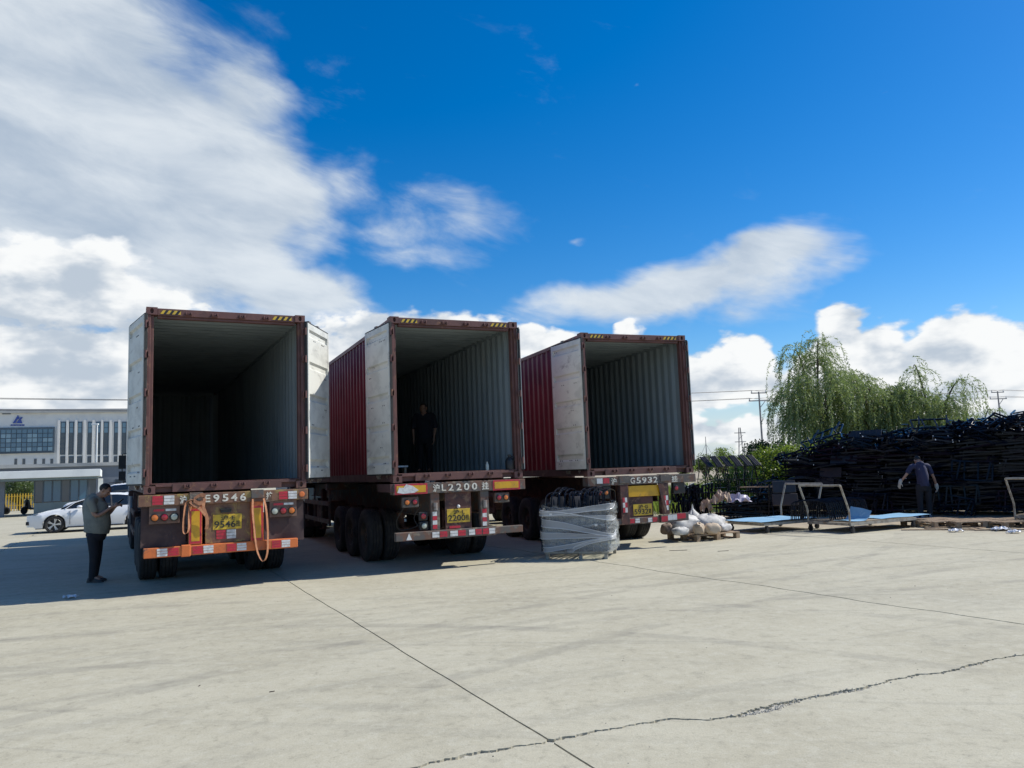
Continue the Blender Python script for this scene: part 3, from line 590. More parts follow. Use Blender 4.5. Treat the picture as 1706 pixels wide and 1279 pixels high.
# --- second trailer: grey, yellow end reflectors, striped posts
t = trailer(1, 'grey trailer marked L2200 with yellow end reflectors and striped posts', 'chassis_grey')
m = MB(); m.box(.0, 2.47, -.03, .22, 1.315, 1.50); bo = m.build('rear_bolster', M['chassis_grey'], t, bevel=.008)
for u0, u1 in ((.02, .60), (1.83, 2.36)):
    m = MB(); m.box(u0, u1, -.036, -.0305, 1.315, 1.495); rp = m.build('red_reflector', M['refl_red'], bo)
    m = MB(); m.box(u0+.03, u1-.03, -.040, -.0363, 1.345, 1.465); m.build('yellow_reflector', M['refl_yellow'], rp)
m = MB(); m.prism([(.06, 1.35), (.16, 1.33), (.36, 1.34), (.44, 1.38), (.33, 1.46), (.22, 1.49), (.17, 1.43), (.09, 1.44)], lambda p, q: (p, -.0405, q), lambda p, q: (p, -.046, q)); m.build('torn_film', M['refl_white'], bo)
for s_, u, w_ in (('沪', .76, .12), ('L', .90, .08), ('2', 1.03, .10), ('2', 1.18, .10), ('0', 1.325, .10), ('0', 1.475, .10), ('挂', 1.68, .13)): put(text_mesh('lettering', s_, M['paint_white'], .165 if ord(s_) < 256 else .14, bo, width=w_, bold=.003, depth=.002), u, -.033, 1.405)
for u0, u1 in ((.66, .82), (1.59, 1.75)):
    m = MB(); m.box(u0, u1, -.005, .10, .665, 1.314); p = m.build('bumper_post', M['chassis_grey'], t, bevel=.006)
    for k, key in enumerate(('refl_white', 'refl_red', 'refl_white', 'refl_red') if u0 > 1 else ('refl_red', 'refl_white', 'refl_red', 'refl_white')):
        m = MB(); m.box(u0+.03, u1-.05, -.010, -.0055, .70+k*.075, .772+k*.075); m.build('reflective_strip', M[key], p)
    m = MB(); m.lathe([(.04, 0), (.04, .13)], (u0+.08, -.02, 1.02), 'z', 14); m.build('bumper_stop', M['rod'], p, smooth=True)
m = MB(); m.box(.93, 1.42, .02, .04, .665, 1.314); pn = m.build('plate_panel', M['chassis'], t, bevel=.004); plate(pn, .96, 1.39, .785, 1.025, .018, '沪·L', '2200')
m = MB(); m.ball((1.17, -.005, 1.065), .032); m.build('plate_lamp', M['refl_white'], pn, smooth=True)
m = MB(); m.box(1.0, 1.2, .013, .0195, .69, .73); m.build('reflective_strip', M['refl_red'], pn)
m = MB(); m.box(.02, 1.86, -.04, .08, .53, .675); bu = m.build('bumper', M['chassis_grey'], t, bevel=.01)
m = MB(); m.box(1.87, 2.42, .03, .12, .54, .665); m.build('bumper_end', M['chassis_grey'], bu, bevel=.01)
m = MB(); m.prism([(.20, .545), (.30, .545), (.25, .66)], lambda p, q: (p, -.0405, q), lambda p, q: (p, -.045, q)); m.build('triangle_reflector', M['refl_white'], bu)
for a, b, o_ in ((.66, .94, 'wr'), (.99, 1.28, 'wr'), (1.34, 1.58, 'wr'), (1.60, 1.84, 'rw')): strip(bu, a, b, .555, .655, -.0405, o_, 2)
for u0, ks in ((.16, ('amber', 'redlens')), (1.87, ('redlens', 'amber'))):
    m = MB(); m.box(u0, u0+.29, .0, .09, 1.09, 1.27); lb = m.build('lamp_box', M['chassis_grey'], t, bevel=.015)
    for k, key in enumerate(ks): roundlamp(lb, u0+.08+.135*k, 1.18, -.001, .045, key)
for u, z, key in ((.53, .93, 'redlens'), (.54, .765, 'clear')):
    m = MB(); m.box(u-.08, u+.08, .02, .06, z-.075, z+.075); lb = m.build('lamp_box', M['black'], t, bevel=.01); roundlamp(lb, u, z, .019, .05, key)
m = MB(); m.box(-.06, .0-.002, -.02, .85, 1.36, 1.50); m.box(.0, .65, .60, .72, 1.36, 1.47); m.build('side_arm', M['rail'], t, bevel=.005)
for k, (pts) in enumerate(([(.2, .1, 1.08), (.1, .2, .85), (.2, .3, .7), (.45, .2, .75), (.5, .1, .9)], [(.5, .1, 1.1), (.42, .2, .9), (.5, .15, .72)])): m = MB(); m.tube(curve(pts), .008, 6); m.build('cable', M['black'], t)
# --- third trailer: dark red, plate with yellow bar above, bent bumper
t = trailer(2, 'dark red trailer marked G5932 with a bent striped bumper', 'chassis')
m = MB(); m.box(-.01, 2.47, -.03, .22, 1.285, 1.455); bo = m.build('rear_bolster', M['chassis_grey'], t, bevel=.008); strip(bo, .18, .46, 1.33, 1.44, -.031, 'wr', 1)
for s_, u, w_ in (('沪', .56, .12), ('G', .985, .10), ('5', 1.12, .10), ('9', 1.25, .10), ('3', 1.38, .10), ('2', 1.51, .10), ('挂', 1.96, .14)): put(text_mesh('lettering', s_, M['paint_white'], .16 if ord(s_) < 256 else .135, bo, width=w_, bold=.003, depth=.002), u, -.033, 1.365)
for u0, u1, z0 in ((.69, .87, .50), (1.63, 1.80, .66)):
    m = MB(); m.box(u0, u1, -.04, .10, z0, 1.284); p = m.build('bumper_post', M['chassis'], t, bevel=.006); m = MB(); m.box(u0-.01, u1+.03, -.05, .1, 1.4555, 1.468); m.box(u0-.01, u1+.03, -.05, -.031, 1.32, 1.455); m.build('strap_bracket', M['chassis_grey'], t, bevel=.004)
    for k in range(6):
        m = MB(); m.box(u0+.04+(.05 if k % 2 else 0), u0+.09+(.05 if k % 2 else 0), -.045, -.0405, .74+.1*(k//2), .835+.1*(k//2)); m.build('reflective_strip', M['refl_red' if k in (0, 3, 4) else 'refl_white'], p)
m = MB(); m.prism([(1.68, .66), (1.75, .66), (1.62, 1.28), (1.55, 1.28)], lambda p, q: (p, -.05, q), lambda p, q: (p, -.044, q)); m.build('brace', M['chassis'], t)
m = MB(); m.box(.89, 1.60, -.01, .03, 1.04, 1.26); m.build('yellow_bar', M['refl_yellow'], t, bevel=.006)
m = MB(); m.box(.89, 1.45, .02, .04, .60, 1.035); pn = m.build('plate_panel', M['chassis'], t); plate(pn, .99, 1.42, .66, .89, .018, '沪·G', '5932')
m = MB(); m.box(.05, 1.56, -.03, .07, .50, .625); bu = m.build('bumper', M['chassis_grey'], t, bevel=.01)
for a, b, o_ in ((.88, 1.10, 'rw'), (1.28, 1.50, 'wr')): strip(bu, a, b, .52, .61, -.0305, o_, 2)
m = MB(); m.prism([(1.57, .49), (2.20, .515), (2.21, .665), (1.57, .645)], lambda p, q: (p, -.06-.05*(p-1.5), q), lambda p, q: (p, .05-.05*(p-1.5), q)); be = m.build('bent_bumper', M['chassis_grey'], t, bevel=.008)
for k, (a, b) in enumerate(((1.58, 1.72), (1.725, 1.93), (1.935, 2.13))): m = MB(); m.prism([(a, .515+.02*k), (b, .52+.02*k), (b, .625+.02*k), (a, .62+.02*k)], lambda p, q: (p, -.061-.05*(p-1.5), q), lambda p, q: (p, -.066-.05*(p-1.5), q)); m.build('reflective_strip', M['refl_white' if k == 1 else 'refl_red'], be)
m = MB(); m.box(1.94, 2.22, .0, .09, 1.06, 1.283); lb = m.build('lamp_box', M['black'], t, bevel=.01); roundlamp(lb, .3+1.7, 1.17, -.001, .045, 'redlens')
m = MB(); m.box(.16, .50, .0, .09, 1.03, 1.283); lb = m.build('lamp_box', M['black'], t, bevel=.01); roundlamp(lb, .25, 1.15, -.001, .045, 'redlens'); roundlamp(lb, .39, 1.15, -.001, .045, 'amber')
roundlamp(t, .58, .86, .02, .05, 'clear'); m = MB(); m.box(.50, .66, .022, .05, .75, .95); m.build('lamp_box', M['black'], t)
# ------------------------------------------------------------------ tractors
M['cab'] = surf('cab_paint', (.10, .16, .22), (.08, .13, .19), .35, scale=3, coat=.4)
M['glass_dark'] = glass('glass_dark', (.012, .016, .02), .03)
def tractor():
    root = empty('tractor_unit')
    for u in (.85, 1.59): MB().box(u-.04, u+.04, 8.9, 15.4, .72, .98).build('chassis_rail', M['chassis'], root)
    m = MB(); prof = [(12.75, .85), (12.75, 3.25), (13.1, 3.55), (14.9, 3.5), (15.35, 2.9), (15.55, 1.9), (15.6, .55), (14.95, .5), (14.9, .95), (13.75, .95), (13.7, .6), (12.8, .6)]
    m.prism(prof, lambda a, b: (.02, a, b), lambda a, b: (2.42, a, b)); m.build('cab', M['cab'], root, bevel=.05)
    m = MB(); m.prism([(15.34, 2.95), (15.56, 1.95), (15.58, 1.95), (15.36, 2.95)], lambda a, b: (.15, a+.01, b), lambda a, b: (2.29, a+.01, b)); m.build('windscreen', M['glass_dark'], root)
    for u0, u1 in ((.004, .019), (2.421, 2.436)):
        m = MB(); m.prism([(13.9, 1.95), (15.2, 1.95), (15.0, 2.85), (13.9, 2.85)], lambda a, b: (u0, a, b), lambda a, b: (u1, a, b)); m.build('side_window', M['glass_dark'], root)
    for s_, u in ((-1, -.16), (1, 2.598)):
        m = MB(); m.box(u-.11, u+.11, 15.38, 15.46, 2.18, 2.62); m.box(u-.10, u+.10, 15.38, 15.46, 1.80, 2.10); m.tube([(u-s_*.02, 15.42, 2.66), (u-s_*.25, 15.3, 2.70)], .018, 6); m.tube([(u-s_*.02, 15.42, 1.78), (u-s_*.22, 15.4, 1.72)], .018, 6); m.tube([(u, 15.43, 1.78), (u, 15.43, 2.66)], .018, 6); m.build('mirror', M['black'], root, bevel=.02)
    for v in (9.75, 11.05):
        for u, f in ((.145, 0), (.475, 1), (1.963, 0), (2.293, 1)): wheel(root, u, v, f)
        m = MB(); m.tube([(.2, v, .5), (2.24, v, .5)], .08, 10); m.ball((1.22, v, .5), .2); m.build('axle', M['chassis'], root)
    for u, f in ((.16, 0), (2.28, 1)): wheel(root, u, 14.35, f)
    m = MB(); m.lathe([(.0, -.55), (.28, -.54), (.30, -.5), (.30, .5), (.28, .54), (0, .55)], (.32, 12.9, .72), 'y', 20); m.build('fuel_tank', M['rod'], root, smooth=True)
    m = MB(); m.box(.5, 1.94, 10.0, 10.9, .98, 1.06); m.build('fifth_wheel', M['black'], root)
    
    for u in (0, 1.82): MB().box(u, u+.62, 9.2, 9.23, .32, 1.0).build('mud_flap', M['mudflap'], root)
    return root
tr0 = tractor()
for i, lb in enumerate(('tractor unit with a black side mirror coupled to the trailer marked E9546', 'tractor unit coupled to the trailer marked L2200', 'tractor unit coupled to the trailer marked G5932')):
    o = tr0 if i == 0 else copy_tree(tr0); (x, y), yaw, zb = CON[i]; o.location = (x, y, 0); o.rotation_euler = (0, 0, yaw); tag(o, lb, 'truck', 'tractor units')
# ------------------------------------------------------------------ buildings far behind on the left
M['render'] = surf('wall_render', (.74, .72, .67), (.67, .655, .62), .85, scale=.5, bump=.05)
M['render2'] = surf('wall_band', (.42, .42, .40), (.36, .36, .35), .85, scale=.5)
M['curtain'] = glass('curtain_glass', (.045, .12, .19), .08); M['winglass'] = glass('window_glass', (.05, .065, .085), .1); M['pane_pale'] = glass('pane_pale', (.14, .24, .31), .12)
M['mullion'] = surf('mullion', (.06, .09, .12), (.05, .075, .10), .5)
M['greywall'] = surf('grey_wall', (.17, .19, .22), (.14, .16, .19), .8, scale=.6)
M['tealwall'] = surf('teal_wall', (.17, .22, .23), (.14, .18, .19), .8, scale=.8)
M['canopy'] = surf('canopy_white', (.70, .72, .70), (.62, .64, .63), .6, scale=.6)
M['logo'] = surf('logo_blue', (.05, .085, .32), (.06, .10, .36), .5)
M['yfence'] = surf('fence_yellow', (.62, .40, .04), (.5, .32, .05), .5)
class Facade:
    def __init__(s, px, Y, yaw):
        s.o = dp(px, 812, Y); s.o.z = 0; s.r = Vector((math.cos(R(yaw)), math.sin(R(yaw)), 0)); s.a = Vector((-s.r.y, s.r.x, 0)); s.yaw = R(yaw)
    def uz(s, px, py, off=0.0):
        d = ray(px, py); C = Vector((0, 0, CAMH)); t = (s.o+s.a*off-C).dot(s.a)/d.dot(s.a); P = C+d*t; return (P-s.o).dot(s.r), P.z
    def rect(s, x0, y0, x1, y1, off=0.0):
        a = s.uz((x0), (y0+y1)/2, off); b = s.uz(x1, (y0+y1)/2, off); c_ = s.uz((x0+x1)/2, y0, off); d = s.uz((x0+x1)/2, y1, off); return a[0], b[0], d[1], c_[1]
F1 = Facade(0, 105, 20); b1 = tag(empty('office_building', F1.o, F1.yaw), 'pale office block with tall slot windows and a blue triangle logo', 'building')
uR = F1.uz(330, 700)[0]; zt = F1.uz(100, 681)[1]
MB().box(-16, uR, .0, 22, 0, zt-.55).build('wall', M['render'], b1)
m = MB(); m.box(-16.3, uR+.3, -.35, 22.3, zt-.549, zt-.30); m.box(-16.1, uR+.1, -.15, 22.1, zt-.2995, zt-.02); m.build('parapet', M['render2'], b1)
cu = F1.rect(-110, 715, 91, 754); m = MB(); m.box(cu[0], cu[1], -.30, -.004, cu[2]-.18, cu[3]+.18); cf = m.build('curtain_frame', M['mullion'], b1)
ncol = 22; du = (cu[1]-cu[0]-.3)/ncol; hz = (cu[3]-cu[2]-.1)/5
for k in range(ncol):
    for q in range(5):
        m = MB(); m.box(cu[0]+.15+k*du+.05, cu[0]+.15+(k+1)*du-.05, -.34, -.301, cu[2]+.05+q*hz+.05, cu[2]+.05+(q+1)*hz-.05); m.build('pane', M['pane_pale' if (q in (2, 3) and random.random() < .55) or (q == 0 and k % 2) else 'curtain'], cf)
for xa, xb in ((102, 108), (116, 121.5), (130, 135.5), (147, 153), (161, 166.6), (173.5, 179.5), (191, 196.6), (204, 209.5), (219, 225), (233, 239)):
    for y0, y1, nr in ((703.5, 756, 6), (761, 772.5, 2)):
        u0, u1, z0, z1 = F1.rect(xa, y0, xb, y1); m = MB(); m.box(u0-.10, u1+.10, -.06, -.002, z0-.1, z1+.1); wf = m.build('window', M['mullion'], b1); h = (z1-z0)/nr
        for q in range(nr): m = MB(); m.box(u0, u1, -.075, -.061, z0+q*h+.04, z0+(q+1)*h-.04); m.build('pane', M['winglass' if q < nr*.6 else 'pane_pale'], wf)
for k in range(12):            # slim ribs between the slots
    xa = 96+k*14.4; u0 = F1.uz(xa, 730)[0]; MB().box(u0, u0+.28, -.22, -.003, F1.uz(xa, 773)[1], F1.uz(xa, 699)[1]).build('rib', M['render'], b1)
for xa in (24, 37.5, 56.5, 70.5, 84): u0, u1, z0, z1 = F1.rect(xa, 764, xa+4.6, 774.5); MB().box(u0, u1, -.05, -.002, z0, z1).build('window', M['winglass'], b1)
u0, u1, z0, z1 = F1.rect(4, 684.5, 18, 690); MB().box(u0, u1, -.06, -.002, z0, z1).build('window', M['mullion'], b1)
lg = tag(empty('emblem', (0, 0, 0)), None); lg.parent = b1
def lp(*pp): return [F1.uz(*p) for p in pp]
for poly in (((21.5, 705), (30, 691.5), (33, 696), (28, 700), (26, 705)), ((27, 705), (31, 699.5), (37, 705)), ((31, 698.6), (34.2, 696.8), (37.2, 704.6), (36.9, 705)), ((33.4, 697), (35.2, 694.6), (38, 695.2), (35.4, 698.4))):
    m = MB(); m.prism(lp(*poly), lambda p, q: (p, -.002, q), lambda p, q: (p, -.12, q)); m.build('emblem_piece', M['logo'], lg)
for k in range(9): u0, u1, z0, z1 = F1.rect(18+k*2.6, 706.8, 19.9+k*2.6, 709.2); MB().box(u0, u1, -.08, -.002, z0, z1).build('emblem_letter', M['logo'], lg)
# low grey workshop behind the gatehouse
F2 = Facade(0, 66, 24); b2 = tag(empty('low_workshop', F2.o, F2.yaw), 'low grey flat-roofed workshop between the office block and the gatehouse', 'building')
z2 = F2.uz(60, 773)[1]; uR = F2.uz(290, 780)[0]; MB().box(-12, uR, 0, 9, 0, z2-.3).build('wall', M['greywall'], b2); MB().box(-12.2, uR+.2, -.2, 9.2, z2-.298, z2).build('roof_edge', M['render2'], b2)
u0, u1, z0, z1 = F2.rect(192, 798, 216, 807); MB().box(u0, u1, -.05, -.002, z0, z1).build('window', M['winglass'], b2)
for k in range(3): MB().box(u0+.45+k*.27, u0+.63+k*.27, -.065, -.051, z0+.06, z0+.22).build('poster', M['refl_white'], b2)
# gatehouse with the white canopy
F3 = Facade(0, 46.5, 27); b3 = tag(empty('gatehouse', F3.o, F3.yaw), 'glazed gatehouse under a long flat white canopy', 'building')
uR = F3.uz(168, 790)[0]; z0 = F3.uz(60, 796.5)[1]; z1 = F3.uz(60, 784.3)[1]
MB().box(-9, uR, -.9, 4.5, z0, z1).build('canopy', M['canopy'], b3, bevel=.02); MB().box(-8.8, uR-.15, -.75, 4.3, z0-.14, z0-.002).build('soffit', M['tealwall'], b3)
ga, gb = F3.uz(57, 820)[0], F3.uz(160, 820)[0]; zs = F3.uz(100, 836)[1]
MB().box(ga, gb, 0, 3.4, 0, zs).build('low_wall', M['tealwall'], b3); MB().box(ga+.02, gb-.02, .05, 3.35, zs+.001, z0-.141).build('interior_core', M['glass_dark'], b3)
n = 7
for k in range(n):
    a = ga+(gb-ga)*k/n; d = (gb-ga)/n; MB().box(a+.04, a+d-.04, .01, .045, zs+.05, z0-.2).build('window_pane', M['curtain' if k % 3 else 'winglass'], b3)
    MB().box(a-.03, a+.03, -.01, .048, zs+.003, z0-.142).build('mullion', M['mullion'], b3)
for px in (3, 167): u = F3.uz(px, 830)[0]; MB().box(u-.13, u+.13, -.1, .2, 0, z0-.143).build('pillar', M['greywall'] if px == 3 else M['canopy'], b3)
u = F3.uz(-14, 830)[0]; MB().box(-8.5, u, .2, 3.2, 0, z0-.144).build('side_room', M['greywall'], b3)
# yellow picket fence, round tree behind it
fz = dp(8, 850, 56); fz.z = 0; fe = tag(empty('picket_fence', fz, R(27)), 'yellow picket fence seen through the gatehouse opening', 'fence')
for z in (.45, 1.1): MB().box(0, 2.35, -.02, .02, z, z+.06).build('rail', M['yfence'], fe)
for k in range(14): MB().prism([(0, .1), (.07, .1), (.07, 1.28), (.035, 1.34), (0, 1.28)], lambda a, b: (.02+k*.17+a, -.045, b), lambda a, b: (.02+k*.17+a, -.022, b)).build('picket', M['yfence'], fe)
# lamp post and hidden street furniture
lpz = dp(160, 800, 78); lpz.z = 0; la = tag(empty('street_lamp', lpz), 'slim white street lamp standing before the slot windows', 'street lamp'); zt = CAMH+(810-709)*78/FPX
m = MB(); m.tube([(0, 0, 0), (0, 0, zt)], [.10, .06], 10); m.build('pole', M['canopy'], la, smooth=True); m = MB(); m.box(-.55, .12, -.12, .12, zt, zt+.14); m.build('lamp_head', M['canopy'], la, bevel=.03)
# ------------------------------------------------------------------ cars
M['carpaint'] = surf('car_white', (.78, .79, .80), (.76, .77, .78), .25, scale=1, coat=1.0, rvar=.02); M['trim'] = surf('car_trim', (.02, .02, .022), (.03, .03, .03), .5); M['alloy'] = surf('alloy', (.55, .55, .56), (.4, .4, .41), .3, .9); M['headlamp'] = glass('headlamp', (.35, .38, .42), .05)
def interp(tb, x):
    if x <= tb[0][0]: return tb[0][1]
    for (a, b), (c_, d) in zip(tb, tb[1:]):
        if x <= c_: t_ = (x-a)/(c_-a); t_ = t_*t_*(3-2*t_) if False else t_; return b+(d-b)*t_
    return tb[-1][1]
def car(roof, hood, belt, L, w=.905, wb=(.92, 3.61), wr=.325):
    root = empty('parked_car'); xs = np.linspace(0, L, 95); rows = []
    wid = [(0, .60), (.06, .70), (.2, .81), (.5, .875), (1.0, .90), (3.4, .905), (4.1, .88), (L-.2, .80), (L-.05, .72), (L, .62)]
    for x in xs:
        hw = interp(wid, x)*w/.905; zb = .20 if .25 < x < L-.25 else .26
        for c_ in wb:
            q = (wr+.045)**2-(x-c_)**2
            if q > 0: zb = max(zb, .32+math.sqrt(q))
        zt = interp(hood, x); zbl = min(interp(belt, x), zt-.02)
        half = [(hw*.95, zb), (hw*.985, max(zb+.01, .40)), (hw, max(zb+.02, .58)), (hw*.99, max(zb+.03, .70)), (hw*.965, max(zb+.04, zbl-.06)), (hw*.93, max(zb+.05, zbl)), (hw*.72, zt-.012), (hw*.35, zt+.004), (0, zt+.01)]
        rows.append([(x, -a, b) for a, b in half] + [(x, a, b) for a, b in half[-2::-1]])
    m = MB(); m.grid(rows); m.add(rows[0], [tuple(range(len(rows[0])))]); m.add(rows[-1], [tuple(range(len(rows[-1])-1, -1, -1))]); m.build('body', M['carpaint'], root, smooth=True)
    g0, g1 = roof[0][0], roof[-1][0]; rows = []; rp = []
    for x in np.linspace(g0, g1, 40):
        zr = interp(roof, x); zb = interp(belt, x)-.01; hw = .86*w/.905; f = min(1, max(0, (zr-zb)/.45)); top = hw*(.93-.24*f)
        half = [(hw*.96, zb), (top, zr-.07*f), (top*.86, zr-.015*f), (0, zr)]
        rows.append([(x, -a, b) for a, b in half]+[(x, a, b) for a, b in half[-2::-1]])
        if f > .93: rp.append([(x, -a*1.01, b+.008) for a, b in half[1:]]+[(x, a*1.01, b+.008) for a, b in half[-2:0:-1]])
    m = MB(); m.grid(rows); m.build('glasshouse', M['glass_dark'], root, smooth=True); m = MB(); m.grid(rp); m.build('roof', M['carpaint'], root, smooth=True)
    hw = .86*w/.905
    def side(x, f): zr = interp(roof, x); zb = interp(belt, x); g = min(1, max(0, (zr-zb)/.45)); return hw*(.96+((.93-.24*g)-.96)*f)+.004, zb+(zr-.07*g-zb)*f
    for s_ in (-1, 1):
        xr = [p[0] for p in rp]; xa, xb = xr[0][0], xr[-1][0]
        for pts, wd in (([(g0+.12, 0), ((g0+xa)/2, 1), (xa, 1)], .05), ([(xb, 1), ((xb+g1)/2, 1), (g1-.12, 0.2)], .09)):
            m = MB(); P = []
            for x, f in pts: yy, zz = side(x, f); P.append((x, s_*yy, zz))
            m.tube(P, [(wd, .014)]*3, 6); m.build('pillar', M['carpaint'], root)
        xm = (g0+g1)/2+.05; m = MB(); y0, z0 = side(xm, .0); y1, z1 = side(xm-.05, 1); m.bar((xm, s_*y0, z0), (xm-.05, s_*y1, z1), .05, .014); m.build('door_post', M['trim'], root)
        m = MB(); m.ball((g0+.62, s_*(w+.06), interp(belt, g0+.6)+.06), (.10, .085, .065)); m.build('mirror', M['carpaint'], root, smooth=True)
        for x in (2.35, 3.35): m = MB(); m.box(x, x+.2, *sorted((s_*(w-.01), s_*(w+.03))), .76, .79); m.build('door_handle', M['alloy'], root, bevel=.008)
        for x in (1.42, 2.52, 3.5): m = MB(); m.box(x, x+.008, *sorted((s_*(w*.97), s_*(w+.002))), .30, interp(belt, x)-.05); m.build('door_gap', M['trim'], root)
        m = MB(); m.box(1.35, 3.18, *sorted((s_*(w*.95), s_*(w*.985))), .185, .225); m.build('sill_trim', M['trim'], root)
        hy = s_*.70; m = MB(); m.add([(.02, s_*.40, .66), (.03, s_*.42, .59), (.12, s_*.74, .62), (.42, s_*.875, .74), (.40, s_*.86, .775), (.10, s_*.70, .71)], [(0, 1, 2, 3, 4, 5)])
        m.v = [(a-.012, b*1.015, c_) for a, b, c_ in m.v]; m.build('headlight', M['headlamp'], root)
        m = MB(); m.add([(L-.02, s_*.55, .82), (L-.02, s_*.55, .72), (L-.25, s_*.84, .76), (L-.25, s_*.83, .88)], [(0, 1, 2, 3)]); m.v = [(a+.02, b*1.02, c_) for a, b, c_ in m.v]; m.build('tail_light', M['redlens'], root)
        m = MB(); m.box(-.012, .10, *sorted((s_*.42, s_*.72)), .34, .47); m.build('bumper_vent', M['trim'], root, bevel=.02)
        for c_ in wb:
            wh = empty('wheel', (c_, s_*(w-.11), wr)); wh.parent = root; m = MB(); m.lathe([(.22, -.095), (.29, -.105), (wr-.01, -.09), (wr, -.06), (wr, .06), (wr-.01, .09), (.29, .105), (.22, .095)], (0, 0, 0), 'y', 32, caps=False); m.build('tyre', M['tyre'], wh, smooth=True)
            m = MB(); m.lathe([(.235, s_*.09), (.225, s_*.10), (.215, s_*.085)], (0, 0, 0), 'y', 32, caps=False)
            for k in range(5):
                for dd in (-.13, .13):
                    a = k*2*math.pi/5+dd; m.bar((.05*math.cos(a-dd), s_*.085, .05*math.sin(a-dd)), (.22*math.cos(a+.1), s_*.092, .22*math.sin(a+.1)), .035, .02, (0, 1, 0))
            m.lathe([(.06, s_*.07), (.05, s_*.098), (0, s_*.10)], (0, 0, 0), 'y', 16, caps=False); m.build('rim', M['alloy'], wh)
            m = MB(); m.lathe([(.225, 0), (.0, 0)], (0, s_*.03, 0), 'y', 24, caps=False); m.build('brake_disc', M['trim'], wh)
            m = MB(); pts = [(c_+(wr+.05)*math.cos(a), s_*(w-.02), .32+(wr+.05)*math.sin(a)) for a in np.linspace(.0, math.pi, 17)]; rr = [[(x_, s_*(w-.28), z_), (x_, s_*(w-.012), z_)] for x_, _, z_ in pts]; m.grid(rr); m.build('wheel_arch', M['trim'], root, fix=False)
    m = MB(); m.box(-.02, .08, -.42, .42, .40, .54); m.build('grille', M['trim'], root, bevel=.03); m = MB(); m.box(.3, L-.3, -.74, .74, .17, .30); m.build('underbody', M['trim'], root)
    return root
sedan_roof = [(1.12, .955), (1.5, 1.15), (1.85, 1.30), (2.15, 1.395), (2.6, 1.45), (3.0, 1.44), (3.4, 1.39), (3.8, 1.27), (4.2, 1.10), (4.35, 1.03)]
sedan_hood = [(0, .58), (.05, .66), (.2, .74), (.6, .845), (1.0, .915), (1.25, .955), (3.9, 1.0), (4.3, 1.02), (4.55, .99), (4.67, .80)]; belt = [(0, .66), (.5, .78), (1.2, .885), (2.5, .925), (3.6, .96), (4.3, .97), (4.67, .9)]
def place(o, px, py, local, yaw, z=0):
    g_ = gp(px, py); v_ = Matrix.Rotation(R(yaw), 3, 'Z') @ Vector((local[0], local[1], 0)); o.location = g_-v_; o.location.z = z; o.rotation_euler = (0, 0, R(yaw)); return o
c1 = car(sedan_roof, sedan_hood, belt, 4.67); c1.scale = (1, 1, .95); place(c1, 90, 888, (.92, -.86), 22); tag(c1, 'white four-door saloon with alloy wheels, nearest the man with the phone', 'car', 'white cars parked by the gatehouse')
c2 = copy_tree(c1); place(c2, 90, 888, (.92, -.86), 22); c2.location += Vector((-1.2, 4.7, 0)); tag(c2, 'white saloon parked behind the one with alloy wheels, only its bonnet showing', 'car', 'white cars parked by the gatehouse')
suv_roof = [(1.12, 1.02), (1.45, 1.30), (1.75, 1.58), (2.1, 1.70), (2.8, 1.74), (3.6, 1.72), (4.15, 1.66), (4.4, 1.40), (4.55, 1.12)]; suv_hood = [(0, .70), (.05, .82), (.2, .92), (.6, .99), (1.0, 1.03), (1.25, 1.05), (3.9, 1.08), (4.4, 1.10), (4.6, 1.05), (4.7, .85)]; sbelt = [(0, .75), (.5, .9), (1.2, 1.0), (2.5, 1.03), (3.6, 1.06), (4.7, 1.06)]
c3 = car(suv_roof, suv_hood, sbelt, 4.70, .93, (.92, 3.62), .36); place(c3, 90, 888, (.92, -.86), 22); c3.location += Vector((-3.0, 7.4, 0)); tag(c3, 'tall white people carrier parked behind the white saloons', 'car', 'white cars parked by the gatehouse')
for k, (y_, xx) in enumerate(((-.62, 0), (.62, 0))): m = MB(); m.box(1.9, 4.1, y_-.02, y_+.02, 1.755, 1.79); m.build('roof_rail', M['trim'], c3)
# scooters by the gatehouse
def scooter():
    r_ = empty('motor_scooter')
    for x in (0, 1.25): m = MB(); m.lathe([(.14, -.05), (.22, -.05), (.25, 0), (.22, .05), (.14, .05)], (x, 0, .25), 'y', 20, caps=False); m.lathe([(.14, -.02), (.0, -.02)], (x, 0, .25), 'y', 16, caps=False); m.build('wheel', M['tyre'], r_, smooth=True)
    m = MB(); m.prism([(.12, .35), (.55, .28), (.8, .30), (1.3, .5), (1.55, .72), (1.0, .74), (.78, .42), (.45, .38), (.22, .95), (.12, .95)], lambda a, b: (a, -.13, b), lambda a, b: (a, .13, b)); m.build('body', M['black'], r_, bevel=.04)
    m = MB(); m.prism([(.85, .75), (1.55, .74), (1.58, .80), (1.2, .84), (.85, .80)], lambda a, b: (a, -.14, b), lambda a, b: (a, .14, b)); m.build('seat', M['gasket'], r_, bevel=.03)
    m = MB(); m.tube([(.0, 0, .25), (.17, 0, .98)], .03, 8); m.tube([(.22, -.32, 1.02), (.17, 0, 1.0), (.22, .32, 1.02)], .018, 8); m.build('handlebar', M['trim'], r_); return r_
s1 = scooter(); s1.location = gp(10, 857); s1.location.z = 0; s1.rotation_euler = (0, 0, R(200)); tag(s1, 'dark motor scooter standing by the gatehouse pillar', 'scooter', 'scooters at the gatehouse')
s2 = copy_tree(s1); s2.location = gp(40, 857); s2.location.z = 0; s2.rotation_euler = (0, 0, R(70)); tag(s2, 'dark motor scooter in front of the yellow picket fence', 'scooter', 'scooters at the gatehouse')
